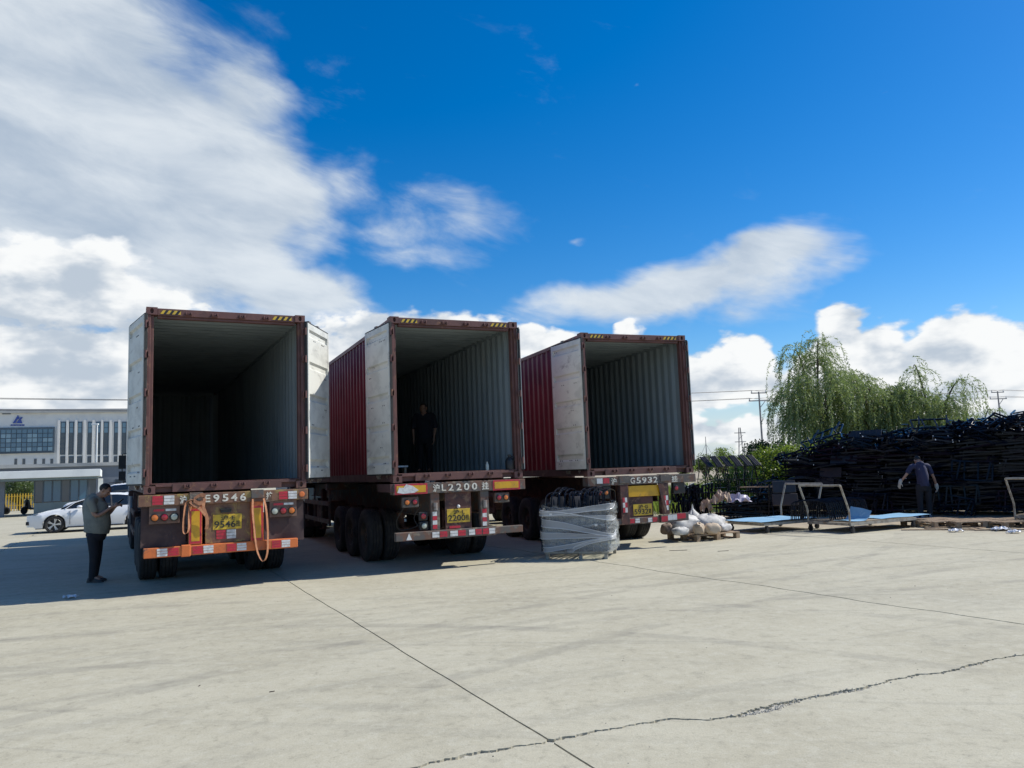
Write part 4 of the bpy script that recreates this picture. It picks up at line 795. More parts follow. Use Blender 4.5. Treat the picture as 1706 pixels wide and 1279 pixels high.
# ------------------------------------------------------------------ trees, bushes
def leafmat(name, c1, c2, tr=.35):
    m = bpy.data.materials.new(name); m.use_nodes = True; T = NT(m.node_tree); T.n.clear(); g = T.node('ShaderNodeNewGeometry')
    n = T.noise(g.outputs['Position'], 1.3, 4, .6); r_ = g.outputs['Random Per Island']
    c = T.mix(T.math('ADD', T.math('MULTIPLY', r_, .6), T.math('MULTIPLY', T.ss(n, .35, .65), .4)), c1, c2)
    d = T.node('ShaderNodeBsdfDiffuse'); T.l.new(c, d.inputs[0]); t_ = T.node('ShaderNodeBsdfTranslucent'); T.l.new(T.mix(.6, c, (.16, .22, .03)), t_.inputs[0])
    gl = T.node('ShaderNodeBsdfGlossy'); gl.inputs['Roughness'].default_value = .45; gl.inputs[0].default_value = (.5, .5, .5, 1)
    a = T.node('ShaderNodeMixShader'); a.inputs[0].default_value = tr; T.l.new(d.outputs[0], a.inputs[1]); T.l.new(t_.outputs[0], a.inputs[2])
    b = T.node('ShaderNodeMixShader'); b.inputs[0].default_value = .08; T.l.new(a.outputs[0], b.inputs[1]); T.l.new(gl.outputs[0], b.inputs[2]); o = T.node('ShaderNodeOutputMaterial'); T.l.new(b.outputs[0], o.inputs[0]); return m
M['willow'] = leafmat('willow_leaf', (.15, .21, .08), (.40, .48, .20), .5); M['bush'] = leafmat('bush_leaf', (.10, .18, .02), (.30, .40, .06), .5); M['darkleaf'] = leafmat('dark_leaf', (.045, .085, .025), (.12, .18, .055))
M['bark'] = surf('bark', (.10, .08, .06), (.06, .05, .04), .9, scale=8, bump=.5, bscale=25)
def leaves(name, pos, dirs, ln, wd, mat_, parent):       # diamonds: one quad a leaf
    n = len(pos); d = dirs/np.linalg.norm(dirs, axis=1, keepdims=True); rv = RNG.normal(size=(n, 3)); s_ = np.cross(d, rv); s_ /= np.linalg.norm(s_, axis=1, keepdims=True)+1e-9
    ln = ln[:, None]; wd = wd[:, None]; V = np.stack([pos, pos+d*ln*.45+s_*wd, pos+d*ln, pos+d*ln*.45-s_*wd], 1).reshape(-1, 3)
    me = bpy.data.meshes.new(name); me.vertices.add(4*n); me.vertices.foreach_set('co', V.ravel()); me.loops.add(4*n); me.loops.foreach_set('vertex_index', np.arange(4*n)); me.polygons.add(n); me.polygons.foreach_set('loop_start', np.arange(0, 4*n, 4)); me.update(calc_edges=True)
    me.materials.append(mat_); o = bpy.data.objects.new(name, me); col.objects.link(o); o.parent = parent; return o
def willow(px, Y, H, wid, label, seed, nstr=420, lean=0.0):
    rg = np.random.default_rng(seed); b = dp(px, 780, Y); b.z = 0; root = tag(empty('willow_tree', b), label, 'tree', 'willows behind the stacks'); rd = random.Random(seed)
    tk = MB(); th = H*.38; tk.tube(curve([(0, 0, -.1), (.06, .03, th*.5), (.02+lean*.2, 0, th)]), [.16]*9+[.14]*8, 9); limbs = []
    for k in range(13):
        a = k*2.4+rd.random(); rr = wid*rd.uniform(.30, 1.25); hh = H*rd.uniform(.52, 1.0)*(1.0-.18*(rr/wid)); 
        pts = curve([(.02+lean*.2, 0, th*rd.uniform(.75, 1)), (rr*.35*math.cos(a)+lean*.4, rr*.35*math.sin(a), th+(hh-th)*.55), (rr*.75*math.cos(a)+lean*.7, rr*.75*math.sin(a), hh*.98), (rr*math.cos(a)+lean, rr*math.sin(a), hh*.93)], 7)
        tk.tube(pts, list(np.linspace(.055, .004, len(pts))), 6); limbs.append(pts)
    tk.build('trunk', M['bark'], root, smooth=True)
    P = []; D = []; LN = []
    for k in range(nstr):
        l = limbs[rd.randrange(len(limbs))]; p = np.array(l[rd.randrange(int(len(l)*.42), len(l))])+rg.normal(size=3)*.14
        a = rd.uniform(0, 6.28); d = np.array([math.cos(a)*.7, math.sin(a)*.7, rd.uniform(.1, .9)]); sl = min(rd.uniform(.4, 1.3) if rd.random() < .5 else rd.uniform(1.2, 2.9), max(.5, p[2]-.7)); st = .035; n = int(sl/st); wob = rg.normal(size=3)*.06+np.array([-.10, 0, 0])
        for q in range(n):
            d = d*.91+np.array([0, 0, -1.])*.09+wob*.03; d /= np.linalg.norm(d); p = p+d*st
            if q < 3: continue
            for _ in range(2 if rd.random() < .7 else 1): P.append(p+rg.normal(size=3)*.012); D.append(d*.9+rg.normal(size=3)*.55); LN.append(rd.uniform(.07, .13))
    P = np.array(P); LN = np.array(LN); leaves('crown', P, np.array(D), LN, LN*.13, M['willow'], root); return root
willow(1372, 31, 7.0, 1.75, 'tallest weeping willow, its branches trailing towards the utility pole', 3, 800, -.45)
willow(1468, 31.5, 6.0, 1.7, 'middle weeping willow between the tall one and the slender one', 4, 700)
willow(1562, 31, 5.95, 1.25, 'slender weeping willow behind the worker in navy', 8, 430, .1)
willow(1520, 33, 4.4, 2.2, 'short bushy willow filling the gap behind the middle and slender willows', 21, 600)
willow(1632, 33, 4.2, 1.2, 'small low willow at the outer end of the willow row, by the utility pole', 9, 260)
willow(1400, 33, 4.4, 2.0, 'short bushy willow under the tallest willow', 17, 620)
def bush(name, px, Y, rx, ry, h, label, key, seed, n=9000, cat='bush', group='green bushes behind the yard', z0=0.0, trunk=False, ls=.075, gaps=26):
    rg = np.random.default_rng(seed); b = dp(px, 780, Y); b.z = 0; root = tag(empty(name, b), label, cat, group)
    cl = rg.normal(size=(gaps, 3)); cl /= np.linalg.norm(cl, axis=1, keepdims=True); cl *= rg.uniform(.35, 1, size=(gaps, 1)); cl = cl*np.array([rx, ry, (h-z0)/2])*.78+np.array([0, 0, (h+z0)/2]); cr = rg.uniform(.22, .42, size=gaps)*min(rx, (h-z0)/2)*1.15
    i = rg.integers(0, gaps, n); v_ = rg.normal(size=(n, 3)); v_ /= np.linalg.norm(v_, axis=1, keepdims=True); v_ *= rg.uniform(.45, 1.08, size=(n, 1)); P = cl[i]+v_*cr[i][:, None]*np.array([1.15, 1.15, .9]); P[:, 2] = np.maximum(P[:, 2], .05)
    tk = MB()
    for k in range(0, gaps, 2 if not trunk else 1): tk.tube(curve([(0, 0, -.05), tuple(cl[k]*np.array([.35, .35, .55])), tuple(cl[k])], 5), list(np.linspace(.05 if trunk else .03, .008, 11)), 5)
    tk.build('trunk' if trunk else 'stems', M['bark'], root); ln = rg.uniform(.6, 1.4, n)*ls; leaves('crown' if trunk else 'foliage', P, v_+rg.normal(size=(n, 3))*.7+np.array([0, 0, .2]), ln, ln*.32, M[key], root); return root
bush('leafy_bush', 1300, 27.3, 1.35, .9, 2.5, 'bright yellow-green bush between the cart frames and the willows', 'bush', 31, 24000)
bush('leafy_bush', 1278, 31, 1.05, 1.0, 2.75, 'darker green bush at the foot of the utility pole', 'darkleaf', 32, 16000)
bush('leafy_bush', 1375, 29.5, 1.3, 1.0, 2.5, 'green bush beneath the tallest willow', 'bush', 33, 16000)
bush('leafy_bush', 1225, 30, 1.5, .8, 1.55, 'low green bush behind the row of slanted panel frames', 'bush', 34, 9000)
bush('leafy_bush', 1700, 31, 1.6, 1.0, 3.0, 'dense green bush rising above the far end of the frame stack', 'darkleaf', 35, 9000)
bush('leafy_bush', 1600, 29.5, 1.8, .8, 2.6, 'green bush between the slender willow and the frame stack', 'bush', 36, 9000)
bush('round_tree', 34, 61, 1.5, 1.2, 3.0, 'round green tree behind the yellow picket fence', 'darkleaf', 37, 7000, 'tree', 'trees by the gatehouse', .3, True, .11)
for k, px in enumerate((1140, 1175, 1205, 1235, 1262)):
    bush('hedge_tree', px, 84+3*(k % 2), 2.0, 1.5, 2.6+.35*((k*7) % 3), ('far low green tree on the skyline beside the third container', 'far low tree on the skyline under the thin mast', 'far green tree on the skyline over the panel frames', 'far low tree on the skyline left of the lattice mast', 'far tree on the skyline at the foot of the utility pole')[k], 'darkleaf' if k % 2 else 'bush', 50+k, 3500, 'tree', 'trees on the skyline', .2, True, .16)
# rough grass behind the yard
rg = np.random.default_rng(77); n = 26000; gx = rg.uniform(3, 26, n); gy = rg.uniform(26, 46, n); P = np.stack([gx, gy, np.full(n, -.03)], 1); ln = rg.uniform(.2, .75, n); go_ = leaves('wild_grass', P, np.stack([rg.normal(0, .25, n), rg.normal(0, .25, n), np.ones(n)], 1), ln, ln*.05, M['bush'], None); tag(go_, 'rough green grass growing behind the stacks', 'grass', kind='stuff')
# ------------------------------------------------------------------ poles and wires
M['pole'] = surf('pole_concrete', (.30, .29, .28), (.24, .23, .22), .85, scale=3); M['wire'] = surf('wire', (.05, .05, .055), (.05, .05, .05), .6)
def pole(px, py, Y, H, label, yaw):
    b = dp(px, py, Y); b.z = 0; r_ = tag(empty('utility_pole', b, R(yaw)), label, 'utility pole', 'utility poles'); m = MB(); m.tube([(0, 0, 0), (0, 0, H)], [.14, .09], 12); m.build('shaft', M['pole'], r_, smooth=True)
    for z, w_ in ((H-.15, 1.0), (H-1.1, 1.35)):
        m = MB(); m.box(-w_, w_, -.05, .05, z-.06, z+.06); arm = m.build('cross_arm', M['pole'], r_)
        for x in (-w_+.08, w_-.08): m = MB(); m.lathe([(.05, 0), (.09, .06), (.06, .1), (.09, .15), (.05, .2), (.03, .26)], (x, 0, z+.06), 'z', 10); m.build('insulator', M['canopy'], arm)
    m = MB(); m.bar((.1, 0, H-1.9), (.75, 0, H-1.16), .06, .06); m.build('brace', M['pole'], r_); return r_
pa = pole(1270, 735, 95, 10.1, 'grey utility pole with two cross arms left of the willows', 8); pb = pole(1667, 700, 112, 10.4, 'farther utility pole with two cross arms above the frame stack', 8); pc = pole(-190, 700, 62, 9.2, 'utility pole beside the office block', 8)
def top(p, x, z): return p.matrix_basis @ Vector((x, 0, z))
k = 0
pd = pole(2250, 700, 135, 10.6, 'utility pole far beyond the frame stack', 8)
for A, HA, B, HB, sp_ in ((pc, 9.2, pa, 10.1, 'from the office block to the pole left of the willows'), (pa, 10.1, pb, 10.4, 'behind the willows between two poles'), (pb, 10.4, pd, 10.6, 'running on past the farther pole')):
    for w_, dz in ((1.0, -.15), (1.35, -1.1)):
        for s_ in (-1, 1):
            a = top(A, s_*(w_-.08), HA+dz+.34); b = top(B, s_*(w_-.08), HB+dz+.34); m = MB(); m.tube([a.lerp(b, t_)-Vector((0, 0, .7*4*t_*(1-t_))) for t_ in np.linspace(0, 1, 25)], .022, 5); tag(m.build('power_line', M['wire'], fix=False), ('upper ' if w_ == 1.0 else 'lower ')+'overhead wire '+sp_, 'wire', 'overhead wires')
def mast(px, y0, Y, label, lattice):
    b = dp(px, 770, Y); H = dp(px, y0, Y).z; b.z = 0; r_ = tag(empty('mast', b), label, 'mast', None)
    m = MB()
    if lattice:
        for sx, sy in ((-.3, -.3), (.3, -.3), (.3, .3), (-.3, .3)): m.tube([(sx*1.8, sy*1.8, 0), (sx*.4, sy*.4, H)], .05, 5)
        m.build('legs', M['pole'], r_); z = 2
        while z < H-1: MB().bar((-.45, -.3, z), (.45, -.3, z+.8), .06, .06).build('lattice_bar', M['pole'], r_); z += 1.2
        for zz in (H-1, H-2.6): MB().box(-1.0, 1.0, -.06, .06, zz, zz+.12).build('cross_arm', M['pole'], r_)
    else:
        m.tube([(0, 0, 0), (0, 0, H)], [.12, .05], 8); m.build('shaft', M['pole'], r_)
        for a in (-1, 1): MB().tube([(a*2.5, 0, 0), (0, 0, H*.8)], .02, 4).build('guy_wire', M['wire'], r_)
mast(1178, 727, 130, 'thin distant mast beside the third container', False); mast(1236, 712, 140, 'distant lattice mast with short cross arms', True); mast(1242, 740, 110, 'short distant pole close to the lattice mast', False)
# ------------------------------------------------------------------ black steel frames
M['steel'] = surf('steel_black', (.006, .009, .017), (.012, .016, .027), .20, scale=12, rvar=.08, spec=.16); M['panel'] = surf('panel_black', (.016, .017, .022), (.024, .024, .03), .45, scale=6)
M['board_dark'] = surf('board_dark', (.03, .022, .022), (.045, .03, .028), .6, scale=4)
M['cap'] = surf('glint_white', (.75, .76, .78), (.7, .7, .72), .25, scale=4)  # plain white that imitates bright glints on the steel
def frame_mesh(kind):
    m = MB(); t_ = .037; has_glints = kind == 3; kind = 0 if has_glints else kind
    if kind == 0:          # seat frame with slats and bent legs
        for y in (0, .5): m.bar((0, y, 0), (.95, y, 0), t_, t_)
        for x in (0, .3, .62, .95): m.bar((x, .011, 0), (x, .489, 0), t_, t_)
        for x in (.12, .82): m.bar((x, .02, .0), (x+.02, .02, .11), t_, t_); m.bar((x+.02, .02, .11), (x+.1, .48, .12), t_, t_)
    elif kind == 1:
        for y in (0, .42): m.bar((0, y, 0), (1.0, y, .02), t_, t_)
        for x in (.02, .5, .98): m.bar((x, .011, .01), (x, .409, .01), t_*1.6, t_*.6)
        m.bar((.15, .05, .02), (.7, .36, .09), t_, t_); m.bar((.7, .05, .02), (.2, .36, .09), t_, t_)
    else:
        m.tube(curve([(0, 0, 0), (.05, 0, .3), (.12, 0, .42), (.45, 0, .46), (.80, 0, .42), (.86, 0, .3), (.9, 0, 0)], 3), .013, 5)
        m.tube(curve([(0, .1, 0), (.05, .1, .3), (.12, .1, .42), (.45, .1, .46), (.80, .1, .42), (.86, .1, .3), (.9, .1, 0)], 3), .013, 5)
        for x, z in ((.02, .1), (.88, .1), (.3, .455), (.6, .455)): m.bar((x, 0, z), (x, .1, z), .018, .018)
    if has_glints:  # sun glints put in as small white pieces on the bars
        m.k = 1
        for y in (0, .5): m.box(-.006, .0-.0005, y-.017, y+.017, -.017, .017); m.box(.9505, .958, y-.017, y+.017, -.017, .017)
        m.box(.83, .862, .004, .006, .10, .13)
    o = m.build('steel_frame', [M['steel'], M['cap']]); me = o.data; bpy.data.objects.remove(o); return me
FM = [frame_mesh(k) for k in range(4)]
rdm = random.Random(99)
def put_frame(kind, loc, rot, label, group):
    o = bpy.data.objects.new('black_steel_frame', FM[kind]); col.objects.link(o); o.location = loc; o.rotation_euler = rot; return tag(o, label, 'metal frame', group)  # each object is one black steel frame
PO = Vector((7.6, 24.9, 0)); PD = Vector((.78, -.625, 0)).normalized(); PB = Vector((.625, .78, 0)).normalized(); pyaw = math.atan2(PD.y, PD.x)
htab = [(0, .75), (.9, .95), (1.3, 1.75), (2.2, 2.02), (3.3, 2.28), (4.2, 2.18), (4.9, 2.30), (5.6, 2.42), (6.5, 2.46), (9, 2.5)]
stuffm = MB()
def bake(me, mtx):
    o = len(stuffm.v); stuffm.v += [tuple(mtx @ v_.co) for v_ in me.vertices]; stuffm.f += [tuple(i+o for i in p.vertices) for p in me.polygons]; stuffm.m += [0]*len(me.polygons)
cnt = 0
for cidx in range(10):
    s0 = -.1+cidx*.98; topz = interp(htab, s0+.5); z = .13; lay = 0
    while z < topz:
        off = rdm.uniform(-.16, .16); p = PO+PD*(s0+off)+PB*rdm.uniform(-.16, .10); tilt = 0.0 if z < topz-.42 else rdm.uniform(-.35, .35); wild = z > topz-.34
        rot = (rdm.uniform(-.02, .02)+(rdm.uniform(-.6, .6) if wild else 0), tilt+rdm.gauss(0, .05), pyaw+rdm.gauss(0, .22)+(rdm.uniform(-.9, .9) if wild else 0))
        kd = 0 if wild or rdm.random() < .35 else 1; lay += 1; z += rdm.uniform(.045, .10)
        if not wild and lay % 2: bake(FM[kd], Matrix.Translation((p.x, p.y, z)) @ Matrix.Rotation(rot[2], 4, 'Z') @ Matrix.Rotation(rot[1], 4, 'Y') @ Matrix.Rotation(rot[0], 4, 'X')); continue
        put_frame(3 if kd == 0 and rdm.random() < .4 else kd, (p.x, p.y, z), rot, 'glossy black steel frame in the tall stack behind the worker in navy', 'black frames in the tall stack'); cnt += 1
    for q in range(6):
        a = PO+PD*(s0+q*.165)+PB*(1.1+.05*(q % 2)); hq = topz-rdm.uniform(.0, .12); cR = Matrix.Translation((a.x, a.y, .08)) @ Matrix.Rotation(pyaw+rdm.uniform(-.08, .08), 4, 'Z'); bm_ = MB().box(0, .2, -.012, .012, 0, hq-.08); o_ = len(stuffm.v); stuffm.v += [tuple(cR @ Vector(v_)) for v_ in bm_.v]; stuffm.f += [tuple(i+o_ for i in f_) for f_ in bm_.f]; stuffm.m += [0]*6  # upright sheets added behind the front row to stop light coming through
    for row in (1, 2, 3):
        z = .1; hh = topz+rdm.uniform(-.2, .12)
        while z < hh:
            p = PO+PD*(s0+rdm.uniform(-.1, .1))+PB*(row*.52+rdm.uniform(-.05, .05)); bake(FM[0 if z > hh-.3 else 1], Matrix.Translation((p.x, p.y, z)) @ Matrix.Rotation(pyaw+rdm.uniform(-.1, .1)+(rdm.uniform(-.8, .8) if z > hh-.2 else 0), 4, 'Z') @ Matrix.Rotation(rdm.uniform(-.25, .25) if z > hh-.25 else 0, 4, 'Y')); z += .075
tag(stuffm.build('frames_and_light_blockers', M['steel'], fix=False), 'black steel frames packed in and behind the tall stack, with added light-blocking sheets', 'metal frames', kind='stuff')
# loose frames thrown on top of the stack, shining in the sun
for k in range(40):
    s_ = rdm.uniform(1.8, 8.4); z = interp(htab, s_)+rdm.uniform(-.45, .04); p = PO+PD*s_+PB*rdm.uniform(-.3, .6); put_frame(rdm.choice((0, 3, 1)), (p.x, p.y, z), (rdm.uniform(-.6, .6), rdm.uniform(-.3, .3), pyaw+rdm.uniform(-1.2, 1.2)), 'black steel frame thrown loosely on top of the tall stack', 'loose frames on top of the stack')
for k in range(26):
    s_ = rdm.uniform(1.4, 8.3); zz = rdm.choice((.15, rdm.uniform(.2, 1.3))); zz = min(zz, interp(htab, s_)-.85); zz = max(zz, .02); p = PO+PD*s_-PB*rdm.uniform(.22, .34); put_frame(rdm.choice((0, 2, 2, 1)), (p.x, p.y, zz), (R(90)*(1 if rdm.random() < .5 else .0)+rdm.uniform(-.25, .1), rdm.uniform(-.25, .25), pyaw+rdm.uniform(-.35, .35)), 'black steel frame leaning against the front of the tall stack', 'frames leaning on the stack')
# panels leaning in the stack
def panel(name, px, py, Y, w_, h_, tilt, yaw, key, label, group=None):
    b = dp(px, py, Y); m = MB(); m.box(-w_/2, w_/2, -.015, .015, 0, h_); m.build
    o = m.build(name, M[key], bevel=.012); o.location = b; o.rotation_euler = (R(tilt), 0, R(yaw)); return tag(o, label, 'panel', group)
pp = lambda s_, z, out=.12: PO+PD*s_-PB*out+Vector((0, 0, z))
for s_, z, w_, h_, tilt, key, lb in ((2.35, 1.10, .62, .30, -18, 'board_dark', 'dark brown flat carton sticking out of the middle of the stack'), (2.75, 1.48, .75, .26, -24, 'panel', 'ribbed dark panel lying in the stack above the brown carton'), (2.15, .78, .55, .30, -10, 'board_dark', 'dark brown board standing below the carton in the stack'), (3.4, 2.25, .9, .22, -35, 'panel', 'flat dark panel lying on top of the stack left of the worker')):
    p = pp(s_, z); m = MB(); m.box(-w_/2, w_/2, -.02, .02, 0, h_)
    for q in range(5): m.box(-w_/2+.04+q*w_/5, -w_/2+.05+q*w_/5, -.026, -.0205, .02, h_-.02)
    o = m.build('dark_panel', M[key], bevel=.004); o.location = p; o.rotation_euler = (R(tilt), 0, pyaw); tag(o, lb, 'panel')
# lower heaps towards the third trailer
def heap(px0, px1, y_px, Y, n, zr, kinds, label, group, up=False):
    for k in range(n):
        f = (k+.5)/n; px = px0+(px1-px0)*(f if up else rdm.random()); b = dp(px, y_px, Y+rdm.uniform(-.25, .25)); b.z = (zr[0] if up else zr[0]+(zr[1]-zr[0])*f)
        put_frame(rdm.choice(kinds), b, (R(88)+rdm.uniform(-.15, .15), rdm.uniform(-.05, .05), R(70)+rdm.uniform(-.2, .2)) if up else (rdm.uniform(-.12, .12), rdm.uniform(-.1, .1), rdm.uniform(-.5, .5)), label, group)
heap(1118, 1172, 840, 24.2, 16, (.5, .5), (0, 1), 'black steel frame standing on edge in the low row behind the third trailer', 'frames on edge behind the trailer', True)
heap(1118, 1172, 840, 23.6, 16, (.06, .06), (0, 1), 'black steel frame on edge in the bottom row behind the third trailer', 'frames on edge behind the trailer', True)
heap(1190, 1265, 850, 23.4, 20, (.08, .46), (0, 1), 'black steel frame in the low heap behind the blue-topped cart', 'frames in the low heap')
heap(1258, 1318, 850, 23.2, 24, (.08, .82), (0, 1, 2), 'bent black steel frame in the low heap beside the dark rounded boards', 'bent frames in the low heap')
# row of frames with slanted panels
def panel_frame():
    r_ = empty('panel_frame'); m = MB(); rows = []
    m.prism([(-.098, -.012), (.098, -.012), (.098, .012), (-.098, .012)], lambda a, b: (a+.10, -.15, .74+b), lambda a, b: (a-.09, .14, 1.05+b)); 
    m.v = [(x, y, z) for x, y, z in m.v]; pn_ = m.build('panel', M['panel'], r_, bevel=.008)
    for q in (-.06, .0, .06): m = MB(); m.bar((q+.10, -.155, .754), (q-.09, .135, 1.064), .008, .006); m.build('groove', M['steel'], pn_)
    for x in (-.02, .21): m = MB(); m.tube(curve([(x, -.15, .74), (x+.02, -.16, .6), (x+.1, -.05, .3), (x+.06, -.15, 0)], 4), .014, 6); m.build('leg', M['steel'], r_)
    for x in (-.20, .02): m = MB(); m.tube(curve([(x, .14, 1.03), (x-.02, .15, .6), (x-.1, .0, .3), (x, .15, 0)], 4), .014, 6); m.build('leg', M['steel'], r_)
    for z in (.12, .35): m = MB(); m.bar((-.06, -.13, z), (.22, -.13, z), .03, .02); m.build('stretcher', M['steel'], r_)
    return r_
pf = panel_frame()
for k, px in enumerate((1177, 1193, 1209, 1225, 1241, 1255)):
    o = pf if k == 0 else copy_tree(pf); b = dp(px+3, 812, 23.7-.05*k); o.location = (b.x, b.y, .80); o.rotation_euler = (R(rdm.uniform(-4, 4)), 0, R(-8+rdm.uniform(-6, 6))); tag(o, ('panel frame at the end of the slanted row by the third container', 'second slanted panel frame from the third container', 'third slanted panel frame from the third container', 'third slanted panel frame from the yellow-green bush', 'second slanted panel frame from the yellow-green bush', 'panel frame at the bush end of the slanted row')[k], 'metal frame', 'panel frames in a row')
for k, px in enumerate((1168, 1188, 1210, 1232, 1252)):        # what carries the row
    b = dp(px, 840, 23.9); m = MB(); m.box(-.16, .16, -.25, .25, 0, .79); 
    m = MB()
    for sx in (-.15, .15):
        for sy in (-.22, .22): m.bar((sx, sy, 0), (sx, sy, .79), .03, .03)
    for z in (.1, .4, .77): m.bar((-.15, -.22, z), (.15, -.22, z), .03, .03); m.bar((-.15, .22, z), (.15, .22, z), .03, .03); m.bar((-.15, -.22, z), (-.15, .22, z), .03, .03); m.bar((.15, -.22, z), (.15, .22, z), .03, .03)
    o = m.build('steel_stand', M['steel']); o.location = (b.x, b.y, 0); tag(o, 'black steel stand under the row of slanted panel frames', 'stand', 'stands under the panel frames')
for px, py, Y, w_, h_, lb in ((1307, 821, 21.9, .62, .34, 'dark rounded board leaning above the other one behind the cart frame'), (1309, 842, 21.8, .68, .33, 'dark brown rounded board leaning below the other one behind the cart frame')):
    b = dp(px, py, Y); m = MB(); m.box(-w_/2, w_/2, -.02, .02, 0, h_); o = m.build('rounded_board', M['panel' if py < 830 else 'board_dark'], bevel=.018, seg=3); o.location = b; o.rotation_euler = (R(-12), 0, R(-10)); tag(o, lb, 'board')
b = dp(1307, 850, 22.1); m = MB()
for x in (-.3, .3): m.bar((x, 0, 0), (x, .25, b.z+.75), .03, .03); m.bar((x, .5, 0), (x, .25, b.z+.75), .03, .03)
m.bar((-.3, .25, b.z+.4), (.3, .25, b.z+.4), .03, .03); o = m.build('black_steel_frame', M['steel']); o.location = (b.x, b.y, 0); tag(o, 'black steel trestle holding the rounded boards', 'rack')
b = dp(1261, 812, 23.1); m = MB(); m.box(-.48, .48, -.08, .08, 0, .035); o = m.build('wooden_plank', M['wood']); o.location = (b.x, b.y, b.z); o.rotation_euler = (0, R(1), R(-6)); tag(o, 'bare wooden plank lying across the low heap', 'plank')
# crumpled sheets
def crumple(name, b, sx, sy, h, key, label, cat, seed, drape=.3):
    rg_ = np.random.default_rng(seed); n = 12; rows = []
    ph = rg_.uniform(0, 6, 8)
    for i in range(n):
        r_ = []
        for j in range(n):
            u, v_ = i/(n-1)*2-1, j/(n-1)*2-1; d = math.hypot(u, v_); z = h*(1-drape*d*d)+h*.35*(math.sin(5*u+ph[0])*math.cos(4*v_+ph[1])+.6*math.sin(9*u+7*v_+ph[2]))+rg_.uniform(-.1, .1)*h
            r_.append((u*sx*(1+.15*math.sin(6*v_+ph[3])), v_*sy*(1+.15*math.sin(6*u+ph[4])), max(z, .004)))
        rows.append(r_)
    m = MB(); m.grid(rows); m.grid([[(a, b_, max(.001, c_-.004)) for a, b_, c_ in r_] for r_ in rows]); o = m.build(name, M[key], fix=False); o.location = b; return tag(o, label, cat)
M['film_white'] = surf('plastic_white', (.70, .70, .72), (.60, .60, .63), .35, scale=8); M['paper'] = surf('kraft_paper', (.42, .32, .24), (.30, .22, .16), .8, scale=8); M['lilac'] = surf('film_lilac', (.50, .47, .56), (.40, .38, .46), .4, scale=6)
def on(px, py, Y): return dp(px, py, Y)
crumple('crumpled_paper', on(1203, 838, 22.9), .28, .22, .30, 'paper', 'crumpled brown packing paper heaped on the low frames', 'paper', 1, .6); crumple('crumpled_film', on(1231, 836, 22.8), .30, .2, .20, 'lilac', 'crumpled lilac plastic film beside the brown packing paper', 'plastic film', 2, .7); crumple('paper_sack', on(1178, 852, 22.9), .16, .14, .30, 'paper', 'small crumpled pinkish paper bag left of the brown packing paper', 'bag', 3, .5)
# ------------------------------------------------------------------ carts with blue sheets
M['cartsteel'] = surf('cart_steel', (.36, .34, .29), (.24, .21, .17), .55, .2, scale=9, c3=(.25, .14, .08), s3=8, bump=.1); M['bluesheet'] = surf('blue_sheet', (.25, .44, .60), (.20, .38, .53), .5, scale=3, c3=(.45, .58, .66), s3=3); M['deck'] = surf('cart_deck', (.24, .19, .13), (.17, .14, .10), .8, scale=5)
AX = Vector((.442, -.897, 0)); AR = Vector((.897, .442, 0))
def cart(p, sg, ln, label):                       # p: far post foot; the end frame runs along AX, the deck along sg*AR
    yaw = math.atan2(AX.y, AX.x); r_ = tag(empty('frame_cart', (p[0], p[1], 0), yaw), label, 'cart', 'low carts with end frames'); W_ = 1.18; s_ = sg      # local x = AX, local y = AR
    for x in (0, W_):
        m = MB(); m.tube([(x, 0, .16), (x, 0, .50), (x, -s_*.21, 1.06)], .022, 8); m.build('post', M['cartsteel'], r_, smooth=True)
        m = MB(); m.bar((x, 0, .20), (x, s_*ln, .20), .05, .06); m.build('side_rail', M['cartsteel'], r_)
        for y in (.06, ln-.1):
            m = MB(); m.lathe([(.03, -.02), (.062, -.02), (.065, 0), (.062, .02), (.03, .02)], (x, s_*y, .065), 'x', 16); m.box(x-.03, x-.024, s_*y-.025, s_*y+.025, .06, .168); m.box(x+.024, x+.03, s_*y-.025, s_*y+.025, .06, .168); m.build('caster', M['gasket'], r_)
    m = MB(); m.tube([(0, -s_*.21, 1.06), (W_, -s_*.21, 1.06)], .022, 8); m.build('top_bar', M['cartsteel'], r_)
    for y in (.0, ln): m = MB(); m.bar((.025, s_*y, .20), (W_-.025, s_*y, .20), .05, .06); m.build('end_rail', M['cartsteel'], r_)
    for q in range(9): m = MB(); a = .05+q*(ln-.1)/9; m.box(.0, W_, *sorted((s_*a, s_*(a+(ln-.1)/9-.012))), .231, .250); m.build('deck_board', M['deck'], r_)
    return r_
cB = cart((6.80, 18.45), 1, 2.15, 'steel cart carrying a bundle of curved frames and a folded blue sheet'); cA = cart((6.72, 20.05), -1, 1.75, 'steel cart with only a flat blue sheet on its deck'); cC = cart((11.25, 17.85), 1, 2.0, 'steel cart beside the far end of the tall frame stack')
def cl(c, x, y, z): return c.matrix_basis @ Vector((x, y, z))
def sheet(c, x0, x1, y0, y1, z, label, fold=0., seed=1):
    rg_ = random.Random(seed); rows = []; n = 14
    for i in range(n):
        u = i/(n-1); r_ = []
        for j in range(n):
            v_ = j/(n-1); zz = z+.006+.010*(math.sin(7*u+seed)+math.sin(9*v_+seed*2))*.6+fold*max(0, v_-.55)**1.2*2.2*(1-.3*u); r_.append((x0+(x1-x0)*u, y0+(y1-y0)*v_-fold*max(0, v_-.7)*1.0, zz+.008))
        rows.append(r_)
    m = MB(); m.grid(rows); m.grid([[(a, b, c_-.005) for a, b, c_ in r_] for r_ in rows]); o = m.build('blue_sheet', M['bluesheet'], smooth=True, fix=False); o.location = c.location; o.rotation_euler = c.rotation_euler; return tag(o, label, 'sheet', 'blue sheets on the carts')
